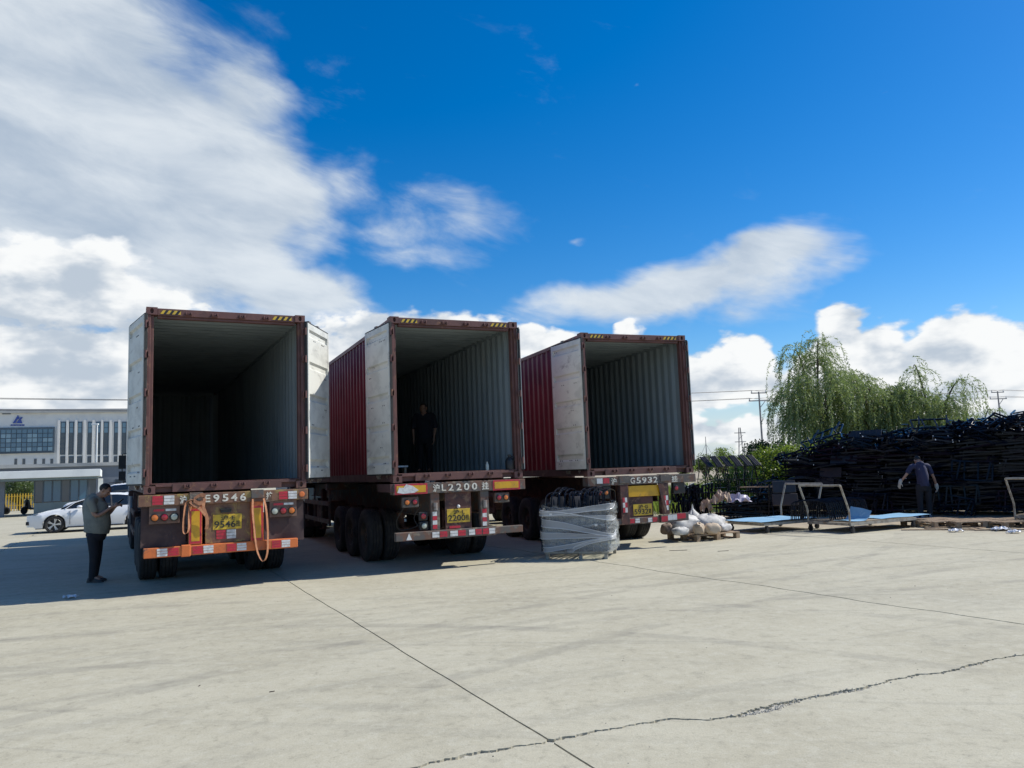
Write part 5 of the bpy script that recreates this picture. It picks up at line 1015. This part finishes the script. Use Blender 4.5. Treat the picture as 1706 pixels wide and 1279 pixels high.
sheet(cA, -.05, 1.22, -1.85, -.05, .25, 'pale blue sheet lying flat over the whole deck of the nearer-to-trailer cart', 0, 2); sheet(cB, .30, 1.15, 1.05, 2.75, .25, 'blue sheet lying flat on the cart deck towards the worker', 0, 3); sheet(cB, .62, 1.18, .10, .82, .25, 'blue sheet folded up against the bundle of curved frames', .35, 4)
for k in range(15):
    p = cl(cB, .55+.02*math.sin(k), .16+k*.085, .262); put_frame(2, p, (rdm.uniform(-.06, .06), 0, cB.rotation_euler.z+R(200)+rdm.uniform(-.08, .08)), 'curved black steel frame standing in the bundle on the cart', 'curved frames on the cart')
for k in range(9): p = cl(cC, .12, .2+k*.12, .262); put_frame(2, p, (rdm.uniform(-.06, .06), 0, cC.rotation_euler.z+rdm.uniform(-.08, .08)), 'curved black steel frame on the cart beside the far end of the stack', 'curved frames on the far cart')
# ------------------------------------------------------------------ pallets
def pallet(steel=False):
    r_ = empty('pallet'); key = 'wood'
    for k in range(7): m = MB(); m.box(-.6, .6, -.5+k*.152, -.5+k*.152+.095, .122, .144); m.build('deck_board', M[key], r_)
    for x in (-.55, 0, .55): m = MB(); m.box(x-.05, x+.05, -.5, .51, .10, .1215); m.build('stringer', M[key], r_)
    for x in (-.55, 0, .55):
        for y in (-.45, 0, .45): m = MB(); m.box(x-.05, x+.05, y-.05, y+.06, .022, .0995); m.build('block', M[key], r_)
    for x in (-.55, 0, .55): m = MB(); m.box(x-.05, x+.05, -.5, .51, .0, .0215); m.build('bottom_board', M[key], r_)
    return r_
pl0 = pallet(); sk = (4.12, 17.55); pl0.location = (*sk, 0); pl0.rotation_euler = (0, 0, R(27)); tag(pl0, 'wooden pallet carrying the white and tan sacks', 'pallet', 'wooden pallets')
for (px, py, rz, lb) in ((1566, 879, 18, 'wooden pallet in front of the worker in navy, below the stack'), (1630, 880, -6, 'wooden pallet lying in the middle of the row below the stack'), (1690, 880, 12, 'wooden pallet next to the far cart below the stack')):
    o = copy_tree(pl0); g_ = gp(px, py); o.location = (g_.x+.25, g_.y+.55, 0); o.rotation_euler = (0, 0, R(rz)); tag(o, lb, 'pallet', 'wooden pallets')
for k in range(5): g_ = gp(1548+k*31, 883-(k % 2)*4); m = MB(); m.box(-.55, .55, -.05, .05, 0, .022); o = m.build('loose_board', M['wood']); o.location = (g_.x, g_.y, .146 if k % 2 == 9 else .0); o.rotation_euler = (0, 0, R((-20, 8, -35, 30, -12)[k])); tag(o, 'loose weathered board on the ground before the frame stack', 'board', 'loose boards on the ground')
# ------------------------------------------------------------------ sacks
M['sack'] = surf('sack_white', (.56, .55, .525), (.43, .42, .40), .7, scale=7, c3=(.45, .44, .42), s3=5, bump=.3, bscale=30); M['sack_tan'] = surf('sack_tan', (.52, .42, .31), (.42, .33, .24), .8, scale=7, bump=.3, bscale=30); M['sack_brown'] = surf('sack_brown', (.22, .16, .12), (.16, .12, .09), .8, scale=7, bump=.3)
def sack(loc, r_, rz, key, label, seed, neck=0.0, tilt=0.0):
    rg_ = np.random.default_rng(seed); ph = rg_.uniform(0, 6.28, 12); m = MB(); n, k_ = 26, 18; rows = []
    for i in range(k_+1):
        t_ = math.pi*i/k_-math.pi/2; row = []
        for j in range(n+1):
            a = 2*math.pi*(j % n)/n; cx, cy, cz = math.cos(t_)*math.cos(a), math.cos(t_)*math.sin(a), math.sin(t_)
            f = lambda q: math.copysign(abs(q)**.75, q); d = 1+.07*math.sin(3*a+ph[0])*math.cos(2*t_)+.05*math.sin(5*a+3*t_+ph[1])-.09*abs(math.sin(2.5*a-2*t_+ph[2]))-.07*abs(math.sin(3.5*a+3*t_+ph[3]))-.04*abs(math.sin(7*a-4*t_+ph[4]))+.1+rg_.uniform(-.012, .012)*(0 if j in (0, n) else 1)
            z = f(cz)*d; x, y = f(cx)*d, f(cy)*d
            if neck and cz > .55: q = (cz-.55)/.45; s_ = 1-.75*min(1, q*1.8); x *= s_; y *= s_; z += neck*q
            row.append((x*r_[0], y*r_[1], max(z*r_[2], -r_[2]*.82)))
        rows.append(row)
    m.grid(rows); o = m.build('sack', M[key], smooth=True, fix=False); o.data.polygons.foreach_set('use_smooth', [True]*len(o.data.polygons)); o.location = (loc[0], loc[1], loc[2]+r_[2]*.82); o.rotation_euler = (tilt, 0, rz); return tag(o, label, 'sack', 'sacks on the pallet')
def sp(px, Y, z): d = dp(px-5, 870, Y); return (d.x, Y, z)
sack(sp(1146, 17.45, .15), (.42, .28, .21), .5, 'sack', 'big white woven sack leaning by the striped bumper', 1, 0, .15); sack(sp(1185, 17.55, .16), (.38, .27, .20), .4, 'sack', 'big rounded white sack away from the bumper', 2); sack(sp(1160, 17.75, .28), (.15, .14, .17), .3, 'sack', 'small white bag with a twisted neck on top of the sacks', 3, .9)
sack(sp(1117, 17.25, .15), (.17, .14, .13), .9, 'sack_brown', 'dark brown crumpled sack at the bumper end of the pallet', 4); sack(sp(1138, 16.98, .15), (.19, .13, .09), .4, 'sack', 'flat grubby white sack at the front of the pallet', 5); sack(sp(1169, 17.0, .15), (.14, .13, .13), 1.2, 'sack_tan', 'rounded tan sack in the middle of the front row', 6); sack(sp(1191, 17.05, .15), (.17, .14, .12), .2, 'sack_tan', 'wide tan sack beside the rounded tan one', 7); sack(sp(1212, 17.4, .16), (.17, .10, .09), .5, 'sack', 'small pale sack hanging over the end of the pallet', 8)
# ------------------------------------------------------------------ wrapped load
WL = Vector((1.20, 14.98, 0)); wy = R(-17); WX, WY = 1.22, 1.0
sk_ = tag(empty('steel_skid', WL, wy), 'low steel skid under the film-wrapped load', 'skid')
for y in (-.45, .45): MB().box(-.60, .60, y-.025, y+.025, .10, .135).build('runner', M['cartsteel'], sk_)
for x in (-.58, 0, .58): MB().box(x-.025, x+.025, -.425, .425, .101, .134).build('cross_bar', M['cartsteel'], sk_)
for x in (-.55, .08, .55):
    for y in (-.45, .45): MB().box(x-.03, x+.03, y-.03, y+.03, .0, .099).build('foot', M['cartsteel'], sk_)
wm = Matrix.Translation(WL) @ Matrix.Rotation(wy, 4, 'Z')
for lay, z in enumerate((.14, .52)):
    for k in range(11):
        p = wm @ Vector((-.55+k*.105, -.46+.03*math.sin(k*2.1), z)); put_frame(2, p, (rdm.uniform(-.03, .03), rdm.uniform(-.05, .05), wy+R(90)+rdm.uniform(-.05, .05)), 'black steel frame packed inside the film-wrapped load', 'frames inside the wrapped load')
for k in range(12):
    p = wm @ Vector((-.46+k*.088+.02*math.sin(k*3), -.44, .77+rdm.uniform(-.03, .03))); put_frame(2, p, (rdm.uniform(-.05, .05), rdm.uniform(-.12, .12), wy+R(90)+rdm.uniform(-.12, .12)), 'black steel frame standing up out of the top of the wrapped load', 'frames on top of the wrapped load')
M['loadboard'] = surf('load_board', (.05, .045, .05), (.09, .08, .085), .6, scale=5)
for k in range(9):
    for lay, (z, h_) in enumerate(((.14, .36), (.53, .36))):
        m = MB(); m.box(-.061, .061, -.012, .012, 0, h_+.02*(k % 3)); o = m.build('seat_board', M['loadboard'], bevel=.004); o.location = wm @ Vector((-.53+k*.132, -.488, z)); o.rotation_euler = (0, 0, wy); tag(o, 'dark upright board seen through the film of the wrapped load', 'board', 'boards in the wrapped load')
for k in range(6): m = MB(); m.box(-.05, .05, -.01, .01, 0, .30); o = m.build('seat_board', M['loadboard'], bevel=.004); o.location = wm @ Vector((-.40+k*.16, -.40+.05*(k % 3), .84)); o.rotation_euler = (R(4), R(6*(-1)**k), wy); tag(o, 'dark board standing among the frames on top of the wrapped load', 'board', 'boards on top of the wrapped load')
def filmmat():
    m = bpy.data.materials.new('stretch_film'); m.use_nodes = True; T = NT(m.node_tree); T.n.clear(); tc = T.node('ShaderNodeTexCoord').outputs['UV']
    n = T.noise(T.vmath('MULTIPLY', tc, (.55, 9, 1)), 1.6, 4, .55, .4); n2 = T.noise(T.vmath('MULTIPLY', tc, (.5, 30, 1)), 1.2, 3, .5, .5); n3 = T.noise(tc, 1.6, 3, .5)
    d = T.node('ShaderNodeBsdfPrincipled'); d.inputs['Base Color'].default_value = (.62, .64, .65, 1); d.inputs['Roughness'].default_value = .22; d.inputs['Specular IOR Level'].default_value = .7
    bp = T.node('ShaderNodeBump'); bp.inputs['Strength'].default_value = .5; bp.inputs['Distance'].default_value = .02; T.l.new(T.math('ADD', n, T.math('MULTIPLY', n2, .5)), bp.inputs['Height']); T.l.new(bp.outputs[0], d.inputs['Normal'])
    tr = T.node('ShaderNodeBsdfTransparent'); tr.inputs[0].default_value = (.93, .95, .95, 1); f = T.math('ADD', T.ss(n, .42, .74, .12, .28), T.math('ADD', T.ss(n2, .60, .74, 0, .28), T.ss(n3, .4, .7, 0, .06)), clamp=True)
    mx = T.node('ShaderNodeMixShader'); T.l.new(f, mx.inputs[0]); T.l.new(tr.outputs[0], mx.inputs[1]); T.l.new(d.outputs[0], mx.inputs[2]); o = T.node('ShaderNodeOutputMaterial'); T.l.new(mx.outputs[0], o.inputs[0]); return m
M['film'] = filmmat()
def film():
    me_v = []; me_f = []; uv = []; rg_ = np.random.default_rng(5)
    def ringpt(t_, off):
        a = t_*2*math.pi; c_, s_ = math.cos(a), math.sin(a); q = 7.0; k = (abs(c_)**q+abs(s_)**q)**(-1/q); return c_*k*(WX/2+.035+off), s_*k*(WY/2+.035+off)
    bands = [(.30, .34, .03, 1.2, 0), (.62, .36, .05, 4.0, .006), (.46, .20, .20, 2.6, .012), (.36, .16, .16, 5.2, .017), (.84, .22, .05, .6, .021), (.58, .10, .26, 5.6, .025), (.50, .12, .18, 2.2, .029), (.24, .16, .06, 3.0, .009), (.93, .07, .05, 5.2, .033)]
    N = 120; K = 9
    for bi, (zc, h, amp, ph, off) in enumerate(bands):
        o = len(me_v)
        for i in range(N+1):
            t_ = i/N; zz = zc+amp*math.sin(t_*2*math.pi+ph)
            for k in range(K):
                v_ = k/(K-1); z = zz+(v_-.5)*h+.012*math.sin(23*t_*6.28+bi+3*v_); z = max(.13, min(1.02, z)); pinch = .02*math.sin(31*t_*6.28+bi*2)*(1 if k in (0, K-1) else .3)+.010*math.sin(17*t_*6.28+9*v_+bi); lean = .05*(.5-z)*(1 if True else 0)
                x, y = ringpt(t_, off+pinch*.5+lean); me_v.append((x, y, z+pinch*.4)); uv.append((t_*6, bi*1.37+v_*h))
        for i in range(N):
            for k in range(K-1): me_f.append((o+i*K+k, o+(i+1)*K+k, o+(i+1)*K+k+1, o+i*K+k+1))
    me = bpy.data.meshes.new('stretch_film'); me.from_pydata(me_v, [], me_f); ul = me.uv_layers.new(name='UVMap')
    li = np.empty(len(me.loops), int); me.loops.foreach_get('vertex_index', li); ul.data.foreach_set('uv', np.array(uv)[li].ravel()); me.materials.append(M['film']); me.polygons.foreach_set('use_smooth', [True]*len(me.polygons))
    ob = bpy.data.objects.new('stretch_film', me); col.objects.link(ob); ob.location = WL; ob.rotation_euler = (0, 0, wy); tag(ob, 'clear wrinkled stretch film wound around the load of black frames', 'plastic film')
film()
def film_bands():
    m = MB(); e = MB(); y = -WY/2-.075; xr = WX/2+.075
    for (x0, z0, z0b), (z1, z1b), back in (((-.60, .74, .60), (.46, .42), .5), ((-.63, .50, .38), (.43, .40), .44), ((-.58, .14, .22), (.37, .41), .4), ((-.10, .13, .20), (.36, .39), .35), ((-.63, .86, .80), (1.0, .90), .97), ((-.62, .80, .90), (.78, .70), .72)):
        for k, (za, zb) in enumerate(((z0, z1), (z0b, z1b))):
            pts = [(-WX/2-.07, y+.5, za+.05), (x0, y+.02, za), (x0*.4+xr*.1, y-.012, za*.75+zb*.25), (xr*.45, y-.016, za*.3+zb*.7), (xr, y+.02, zb), (xr+.012, y+.45, back)]
            e.tube(curve(pts, 8), .0045+.003*k, 6)
        A = curve([(-WX/2-.07, y+.5, z0+.05), (x0, y+.02, z0), (x0*.4+xr*.1, y-.010, z0*.75+z1*.25), (xr*.45, y-.014, z0*.3+z1*.7), (xr, y+.02, z1), (xr+.012, y+.45, back)], 8); B = curve([(-WX/2-.07, y+.5, z0b+.05), (x0, y+.02, z0b), (x0*.4+xr*.1, y-.010, z0b*.75+z1b*.25), (xr*.45, y-.014, z0b*.3+z1b*.7), (xr, y+.02, z1b), (xr+.012, y+.45, back-.03)], 8)
        m.grid([A, B])
    fl = bpy.data.objects['stretch_film']
    o = m.build('film_band', M['film_haze'], fl, fix=False); o = e.build('film_edge', M['film_edge'], fl, smooth=True)
def thin(name, c, f, rough):
    m = bpy.data.materials.new(name); m.use_nodes = True; T = NT(m.node_tree); d = T.n['Principled BSDF']; d.inputs['Base Color'].default_value = (*c, 1); d.inputs['Roughness'].default_value = rough; tr = T.node('ShaderNodeBsdfTransparent'); mx = T.node('ShaderNodeMixShader'); mx.inputs[0].default_value = f; T.l.new(tr.outputs[0], mx.inputs[1]); T.l.new(d.outputs[0], mx.inputs[2]); T.l.new(mx.outputs[0], T.n['Material Output'].inputs[0]); return m
M['film_haze'] = thin('film_haze', (.62, .64, .66), .40, .25); M['film_edge'] = thin('film_edge', (.72, .74, .76), .62, .25)
film_bands()
for k, (x, z) in enumerate(((-.42, .80), (.42, .60))): m = MB(); m.box(-.025, .025, -.002, 0, 0, .04); o = m.build('paper_label', M['refl_white']); o.location = wm @ Vector((x, -.60, z)); o.rotation_euler = (0, 0, wy); tag(o, 'small white label stuck near the %s of the wrapped load' % ('top corner' if k == 0 else 'middle'), 'label')
# ------------------------------------------------------------------ litter
for px, py, sx, seed, lb in ((117, 996, .09, 3, 'crumpled white plastic scrap lying just outside the shadow near the man'), (1592, 886, .13, 4, 'crumpled white plastic bag on the ground before the stack'), (1668, 884, .16, 5, 'white plastic litter near the far cart'), (1690, 888, .12, 6, 'pale plastic litter at the wheel of the far cart')): crumple('litter', gp(px, py), sx, sx*.7, sx*.45, 'film_white', lb, 'litter', seed)
for px, py, L_, a in ((1090, 902, .30, 20), (1130, 917, .34, -5), (1205, 918, .22, 8), (333, 1143, .025, 60), (453, 1153, .04, 10)):
    g_ = gp(px, py); m = MB(); m.bar((-L_/2, 0, .004), (L_/2, .01, .005), L_*.07, .006); o = m.build('wood_splinter', M['board_dark']); o.location = g_; o.rotation_euler = (0, 0, R(a)); tag(o, 'dark splinter of wood lying on the concrete', 'splinter', 'splinters on the concrete')
# ------------------------------------------------------------------ inside and under the second container
def c2(u, v_, z): (x, y), yaw, zb = CON[1]; return Vector((x+u*math.cos(yaw)-v_*math.sin(yaw), y+u*math.sin(yaw)+v_*math.cos(yaw), zb+.1565+z))
o = MB(); o.lathe([(0, 0), (.075, 0), (.08, .02), (.08, .16), (.06, .20), (.03, .225), (.028, .25), (.035, .25), (.035, .275), (0, .275)], (0, 0, 0), 'z', 18); o.tube(curve([(.03, 0, .23), (.075, 0, .24), (.085, 0, .19), (.075, 0, .15)], 4), .010, 6); jug = o.build('jug', M['black'], smooth=True); jug.location = c2(2.24, .12, 0); tag(jug, 'black jug with a handle standing at the sill of the second container', 'jug')
o = MB(); o.lathe([(0, 0), (.03, 0), (.032, .10), (.014, .13), (.014, .155), (0, .155)], (0, 0, 0), 'z', 14); bt = o.build('bottle', M['clear'], smooth=True); bt.location = c2(1.80, .14, 0); tag(bt, 'small clear bottle on the container sill near the jug', 'bottle')
be = tag(empty('low_bench', c2(.40, 1.5, 0), CON[1][1]), 'low bench with a pale top board inside the second container', 'bench'); MB().box(-.25, .28, -.12, .12, .12, .15).build('top_board', M['door_in'], be)
for x in (-.2, .23): MB().box(x-.02, x+.02, -.1, .1, 0, .119).build('leg', M['wood'], be)
# ------------------------------------------------------------------ people
M['skin'] = surf('skin', (.42, .24, .165), (.36, .20, .14), .55, scale=12); M['hair'] = surf('hair', (.012, .010, .009), (.02, .016, .014), .6, scale=40, bump=.6, bscale=120)
def cloth(name, c1, c2_): return surf(name, c1, c2_, .85, scale=7, bump=.35, bscale=9)
M['tee_olive'] = cloth('tee_olive', (.25, .25, .205), (.20, .20, .168)); M['trousers'] = cloth('trousers_black', (.014, .015, .02), (.02, .021, .027)); M['tee_navy'] = cloth('tee_navy', (.035, .038, .085), (.028, .03, .065)); M['shoe'] = surf('shoe', (.02, .018, .018), (.035, .03, .03), .5); M['shoe_grey'] = surf('shoe_grey', (.22, .24, .26), (.16, .17, .19), .7); M['glove'] = surf('glove', (.55, .53, .48), (.45, .43, .38), .85); M['workwear'] = cloth('workwear', (.018, .02, .03), (.014, .015, .022))
def remesh(m, name, key, parent, vox, smooth=4):
    me = bpy.data.meshes.new('tmp'); me.from_pydata(m.v, [], m.f); bm = bmesh.new(); bm.from_mesh(me); bmesh.ops.recalc_face_normals(bm, faces=bm.faces); bm.to_mesh(me); bm.free(); o = bpy.data.objects.new('tmp', me); col.objects.link(o)
    r_ = o.modifiers.new('r', 'REMESH'); r_.mode = 'VOXEL'; r_.voxel_size = vox
    s_ = o.modifiers.new('s', 'SMOOTH'); s_.factor = .5; s_.iterations = smooth
    out = bpy.data.meshes.new_from_object(o.evaluated_get(bpy.context.evaluated_depsgraph_get())); bpy.data.objects.remove(o); out.name = name; out.materials.clear(); out.materials.append(M[key]); out.polygons.foreach_set('use_smooth', [True]*len(out.polygons))
    ob = bpy.data.objects.new(name, out); col.objects.link(ob); ob.parent = parent; return ob
def limb(m, pts, rs, n=12):      # capsule chain
    P = curve(pts, 5) if len(pts) > 2 else [Vector(p) for p in pts]; k = len(P); rr = [interp([(i/(len(rs)-1), q) for i, q in enumerate(rs)], i/(k-1)) for i in range(k)]
    m.tube(P, rr, n); m.ball(P[0], rs[0]*.98, n, 8); m.ball(P[-1], rs[-1]*.98, n, 8)
def hand(m, w_, d, up, grip, side):      # w_: wrist, d: forward direction, up: back of the hand normal
    d = Vector(d).normalized(); up = Vector(up).normalized(); s_ = d.cross(up).normalized()*side; p = Vector(w_); c_ = p+d*.05
    for q in (-.028, -.010, .010, .028): m.tube([p+d*.005+s_*q*.7, p+d*.09+s_*q], [(.013, .012), (.012, .011)], 8)
    m.ball(c_, (.036, .036, .030), 10, 7)
    for q, L_ in ((-.030, .062), (-.010, .078), (.010, .084), (.030, .074)):
        a = p+d*.088+s_*q; b = a+(d*math.cos(grip*.5)-up*math.sin(grip*.5))*L_*.45; e = b+(d*math.cos(grip*1.2)-up*math.sin(grip*1.2))*L_*.33; f = e+(d*math.cos(grip*1.7)-up*math.sin(grip*1.7))*L_*.26; m.tube([a, b, e, f], [.0095, .009, .0085, .007], 7)
    a = p+d*.03+s_*.034; b = a+(d*.6+s_*.75-up*.2).normalized()*.04; m.tube([a, b, b+(d*.9+s_*.25-up*.25).normalized()*.035], [.012, .0105, .008], 7)
def person(label, loc, rz, S):
    r_ = tag(empty('person', loc, rz), label, 'person', None); V = Vector
    body = MB(); hc = V(S['head']); nb = V(S['neck']); fw = V(S['look']).normalized(); rt = V((1, 0, 0)); hu = rt.cross(fw).normalized()
    # skull, jaw, nose, ears, brow, lips
    body.ball(hc+hu*.02, (.076, .094, .098), 18, 12); limb(body, [hc-hu*.03+fw*.03, hc-hu*.075+fw*.045], [.062, .040]); limb(body, [hc+fw*.088+hu*.012, hc+fw*.108-hu*.022], [.010, .017], 8)
    limb(body, [hc+fw*.083-hu*.052-rt*.018, hc+fw*.083-hu*.052+rt*.018], [.013, .013], 8); limb(body, [hc+fw*.080+hu*.03-rt*.04, hc+fw*.080+hu*.03+rt*.04], [.014, .014], 8)
    for s_ in (-1, 1): limb(body, [hc+rt*s_*.077+hu*.02, hc+rt*s_*.079-hu*.025], [.017, .012], 8); limb(body, [hc+fw*.06+rt*s_*.04-hu*.015, hc+fw*.045+rt*s_*.045-hu*.05], [.026, .022], 8)
    limb(body, [hc-hu*.05-fw*.01, nb], [.056, .062]); limb(body, [nb, V(S['torso'][1][0])], [.07, .10])
    for s_ in ('L', 'R'):
        a = S['arm'+s_]; limb(body, a[:3], [.050, .040, .036, .031, .026]); g = S['hand'+s_]; hand(body, a[2], g[0], g[1], g[2], g[3])
        l = S['leg'+s_]; limb(body, [V(S['torso'][-1][0])*.3+V(l[0])*.7, l[1], l[2]], [.075, .058, .05, .045, .036]); limb(body, [l[2], V(l[2])+V(l[3])*.12+V((0, 0, -.04))], [.036, .028])
    limb(body, [V(S['torso'][1][0]), V(S['torso'][-1][0])], [.10, .11])
    remesh(body, 'body', 'skin', r_, .0075, 3)
    for s_ in (-1, 1): m = MB(); m.ball(hc+fw*.083+rt*s_*.032+hu*.005, (.012, .010, .008), 10, 6); m.build('eye', M['hair'], r_, smooth=True)
    sh = MB(); T_ = S['torso']; sh.tube(curve([t_[0] for t_ in T_], 5), [tuple(interp([(i/(len(T_)-1), t_[1][k]) for i, t_ in enumerate(T_)], q/(5*(len(T_)-1))) for k in (1, 0)) for q in range(5*(len(T_)-1)+1)], 22)
    for s_ in ('L', 'R'):
        a = S['arm'+s_]; e = V(a[0]).lerp(V(a[1]), S.get('sleeve', .72)); limb(sh, [V(T_[1][0])*.45+V(a[0])*.55, a[0], e], [.075, .078, .072, .066, .066])
    remesh(sh, 'shirt', S['shirt'], r_, .012, 5)
    tr = MB(); hp = V(T_[-1][0])
    tr.tube([hp+V((0, 0, .06)), hp-V((0, 0, .04)), hp-V((0, 0, .13))], [(S['hip'][1]*.97, S['hip'][0]*.97), (S['hip'][1], S['hip'][0]), (S['hip'][1]*.8, S['hip'][0]*.85)], 20)
    for s_ in ('L', 'R'): l = S['leg'+s_]; limb(tr, [l[0], l[1], V(l[2])+V((0, 0, -.03))], [.098, .088, .075, .068, .062])
    remesh(tr, 'trousers', S['trouser'], r_, .012, 4)
    for s_ in ('L', 'R'):
        l = S['leg'+s_]; f = V(l[3]).normalized(); an = V(l[2]); m = MB(); b = V((an.x, an.y, 0)); sd_ = V((-f.y, f.x, 0)); rows = []
        for t_, w_, h_ in ((-.085, .024, .05), (-.07, .036, .085), (-.02, .038, .10), (.05, .042, .085), (.11, .048, .062), (.16, .043, .05), (.195, .026, .038), (.205, .008, .025)):
            c_ = b+f*t_; rows.append([c_-sd_*w_, c_-sd_*w_*1.04+V((0, 0, h_*.4)), c_-sd_*w_*.7+V((0, 0, h_*.9)), c_+V((0, 0, h_)), c_+sd_*w_*.7+V((0, 0, h_*.9)), c_+sd_*w_*1.04+V((0, 0, h_*.4)), c_+sd_*w_, c_-sd_*w_])
        m.grid(rows); m.add(rows[0][:-1], [tuple(range(7))]); m.build('shoe', M[S['shoe']], r_, smooth=True)
    hr = MB(); hr.ball(hc+hu*.038-fw*.016, (.083, .096, .088), 18, 12); 
    h = remesh(hr, 'hair', 'hair', r_, .010, 2)
    bm = bmesh.new(); bm.from_mesh(h.data); bmesh.ops.delete(bm, geom=[v_ for v_ in bm.verts if (v_.co-hc).dot(fw) > .050 and (v_.co-hc).dot(hu) < .085 or (v_.co-hc).dot(hu) < -.045+.10*max(0, (v_.co-hc).dot(fw)+.02)/.07*.9], context='VERTS'); bm.to_mesh(h.data); bm.free()
    if S.get('glove'):
        for s_ in ('L', 'R'):
            m = MB(); a = S['arm'+s_]; g = S['hand'+s_]; hand(m, a[2], g[0], g[1], g[2], g[3]); limb(m, [V(a[2])-V(g[0]).normalized()*.04, V(a[2])+V(g[0]).normalized()*.02], [.040, .042]); q = remesh(m, 'glove', 'glove', r_, .008, 2)
            c_ = V(a[2]); q.data.transform(Matrix.Translation(c_) @ Matrix.Scale(1.16, 4) @ Matrix.Translation(-c_))
    return r_
# local axes: +y is where the person faces, +x their right hand side
V3 = Vector
p1 = person('man in an olive T-shirt and black trousers looking down at his phone', gp(157, 969), R(-84), dict(head=(0, .145, 1.575), neck=(0, .05, 1.475), look=(0, .86, -.50), sleeve=.62,
    torso=[((0, .05, 1.485), (.075, .075)), ((0, .01, 1.42), (.185, .105)), ((0, -.01, 1.30), (.215, .155)), ((0, .02, 1.12), (.215, .205)), ((0, .035, .98), (.215, .212)), ((0, .02, .84), (.205, .185))], hip=(.185, .165), shirt='tee_olive', trouser='trousers', shoe='shoe',
    armL=[(-.205, .0, 1.39), (-.225, .10, 1.15), (-.07, .315, 1.30)], armR=[(.205, .0, 1.39), (.225, .10, 1.15), (.06, .315, 1.29)], handL=((.35, .8, .25), (-.6, .1, .8), .9, 1), handR=((-.35, .8, .25), (.6, .1, .8), .9, -1),
    legL=[(-.10, .0, .80), (-.10, .0, .45), (-.10, -.045, .09), (-.1, 1, 0)], legR=[(.10, .0, .80), (.11, .03, .45), (.10, .005, .09), (.15, 1, 0)]))
pm = p1.matrix_basis; ph = MB(); ph.box(-.036, .036, -.004, .004, -.075, .075); po = ph.build('mobile_phone', M['black'], bevel=.003); po.matrix_world = Matrix.Translation(gp(157, 969)) @ Matrix.Rotation(R(-84), 4, 'Z') @ Matrix.Translation((0, .40, 1.365)) @ Matrix.Rotation(R(-50), 4, 'X'); tag(po, 'smartphone held up by the man in the olive T-shirt', 'phone')
m = MB(); m.box(-.033, .033, -.0058, -.0045, -.071, .071); m.build('screen', M['headlamp'], po)
p3 = person('worker in a navy T-shirt with white back print and pale gloves, seen from behind', (10.80, 20.85, 0), R(-4), dict(head=(.03, .27, 1.52), neck=(.01, .17, 1.43), look=(0, .72, -.70), sleeve=.60, glove=True,
    torso=[((0, .17, 1.44), (.075, .075)), ((0, .12, 1.38), (.20, .105)), ((0, .06, 1.26), (.215, .13)), ((0, .0, 1.1), (.20, .135)), ((0, .0, .96), (.195, .135)), ((0, .0, .84), (.20, .14))], hip=(.19, .14), shirt='tee_navy', trouser='trousers', shoe='shoe_grey',
    armL=[(-.215, .12, 1.35), (-.37, .12, 1.14), (-.50, .20, .96)], armR=[(.215, .12, 1.35), (.33, .12, 1.08), (.43, .20, .82)], handL=((-.25, .2, -.9), (-.8, -.5, .1), .5, -1), handR=((.2, .2, -.9), (.8, -.5, .1), .9, 1),
    legL=[(-.10, .0, .80), (-.11, .02, .45), (-.13, .0, .09), (-.35, 1, 0)], legR=[(.10, .0, .80), (.11, .02, .45), (.12, .03, .09), (.3, 1, 0)]))
for k, (x0, x1, h_) in enumerate(((-.10, -.045, .028), (-.035, -.01, .034), (0, .025, .034), (.035, .06, .034), (.07, .10, .03))): m = MB(); m.box(x0, x1, -.080, -.074, 1.29-h_/2, 1.29+h_/2); m.build('back_print', M['refl_white'], p3)
p2 = person('worker in dark workwear standing inside the second container', c2(1.98, 4.4, -.155+.1565*0+.153), CON[1][1]+R(150), dict(head=(0, .06, 1.50), neck=(0, .03, 1.39), look=(0, .97, -.25), sleeve=.9,
    torso=[((0, .03, 1.40), (.075, .075)), ((0, .01, 1.34), (.19, .105)), ((0, .0, 1.22), (.205, .13)), ((0, .0, 1.05), (.195, .135)), ((0, .0, .92), (.19, .135)), ((0, .0, .80), (.195, .14))], hip=(.185, .14), shirt='workwear', trouser='trousers', shoe='shoe',
    armL=[(-.205, .0, 1.31), (-.26, .02, 1.05), (-.24, .10, .80)], armR=[(.205, .0, 1.31), (.26, .02, 1.05), (.24, .10, .80)], handL=((0, .2, -.9), (-1, 0, 0), .5, 1), handR=((0, .2, -.9), (1, 0, 0), .5, -1),
    legL=[(-.10, .0, .76), (-.10, .01, .43), (-.10, .0, .09), (-.1, 1, 0)], legR=[(.10, .0, .76), (.11, .02, .43), (.12, .0, .09), (.1, 1, 0)]))
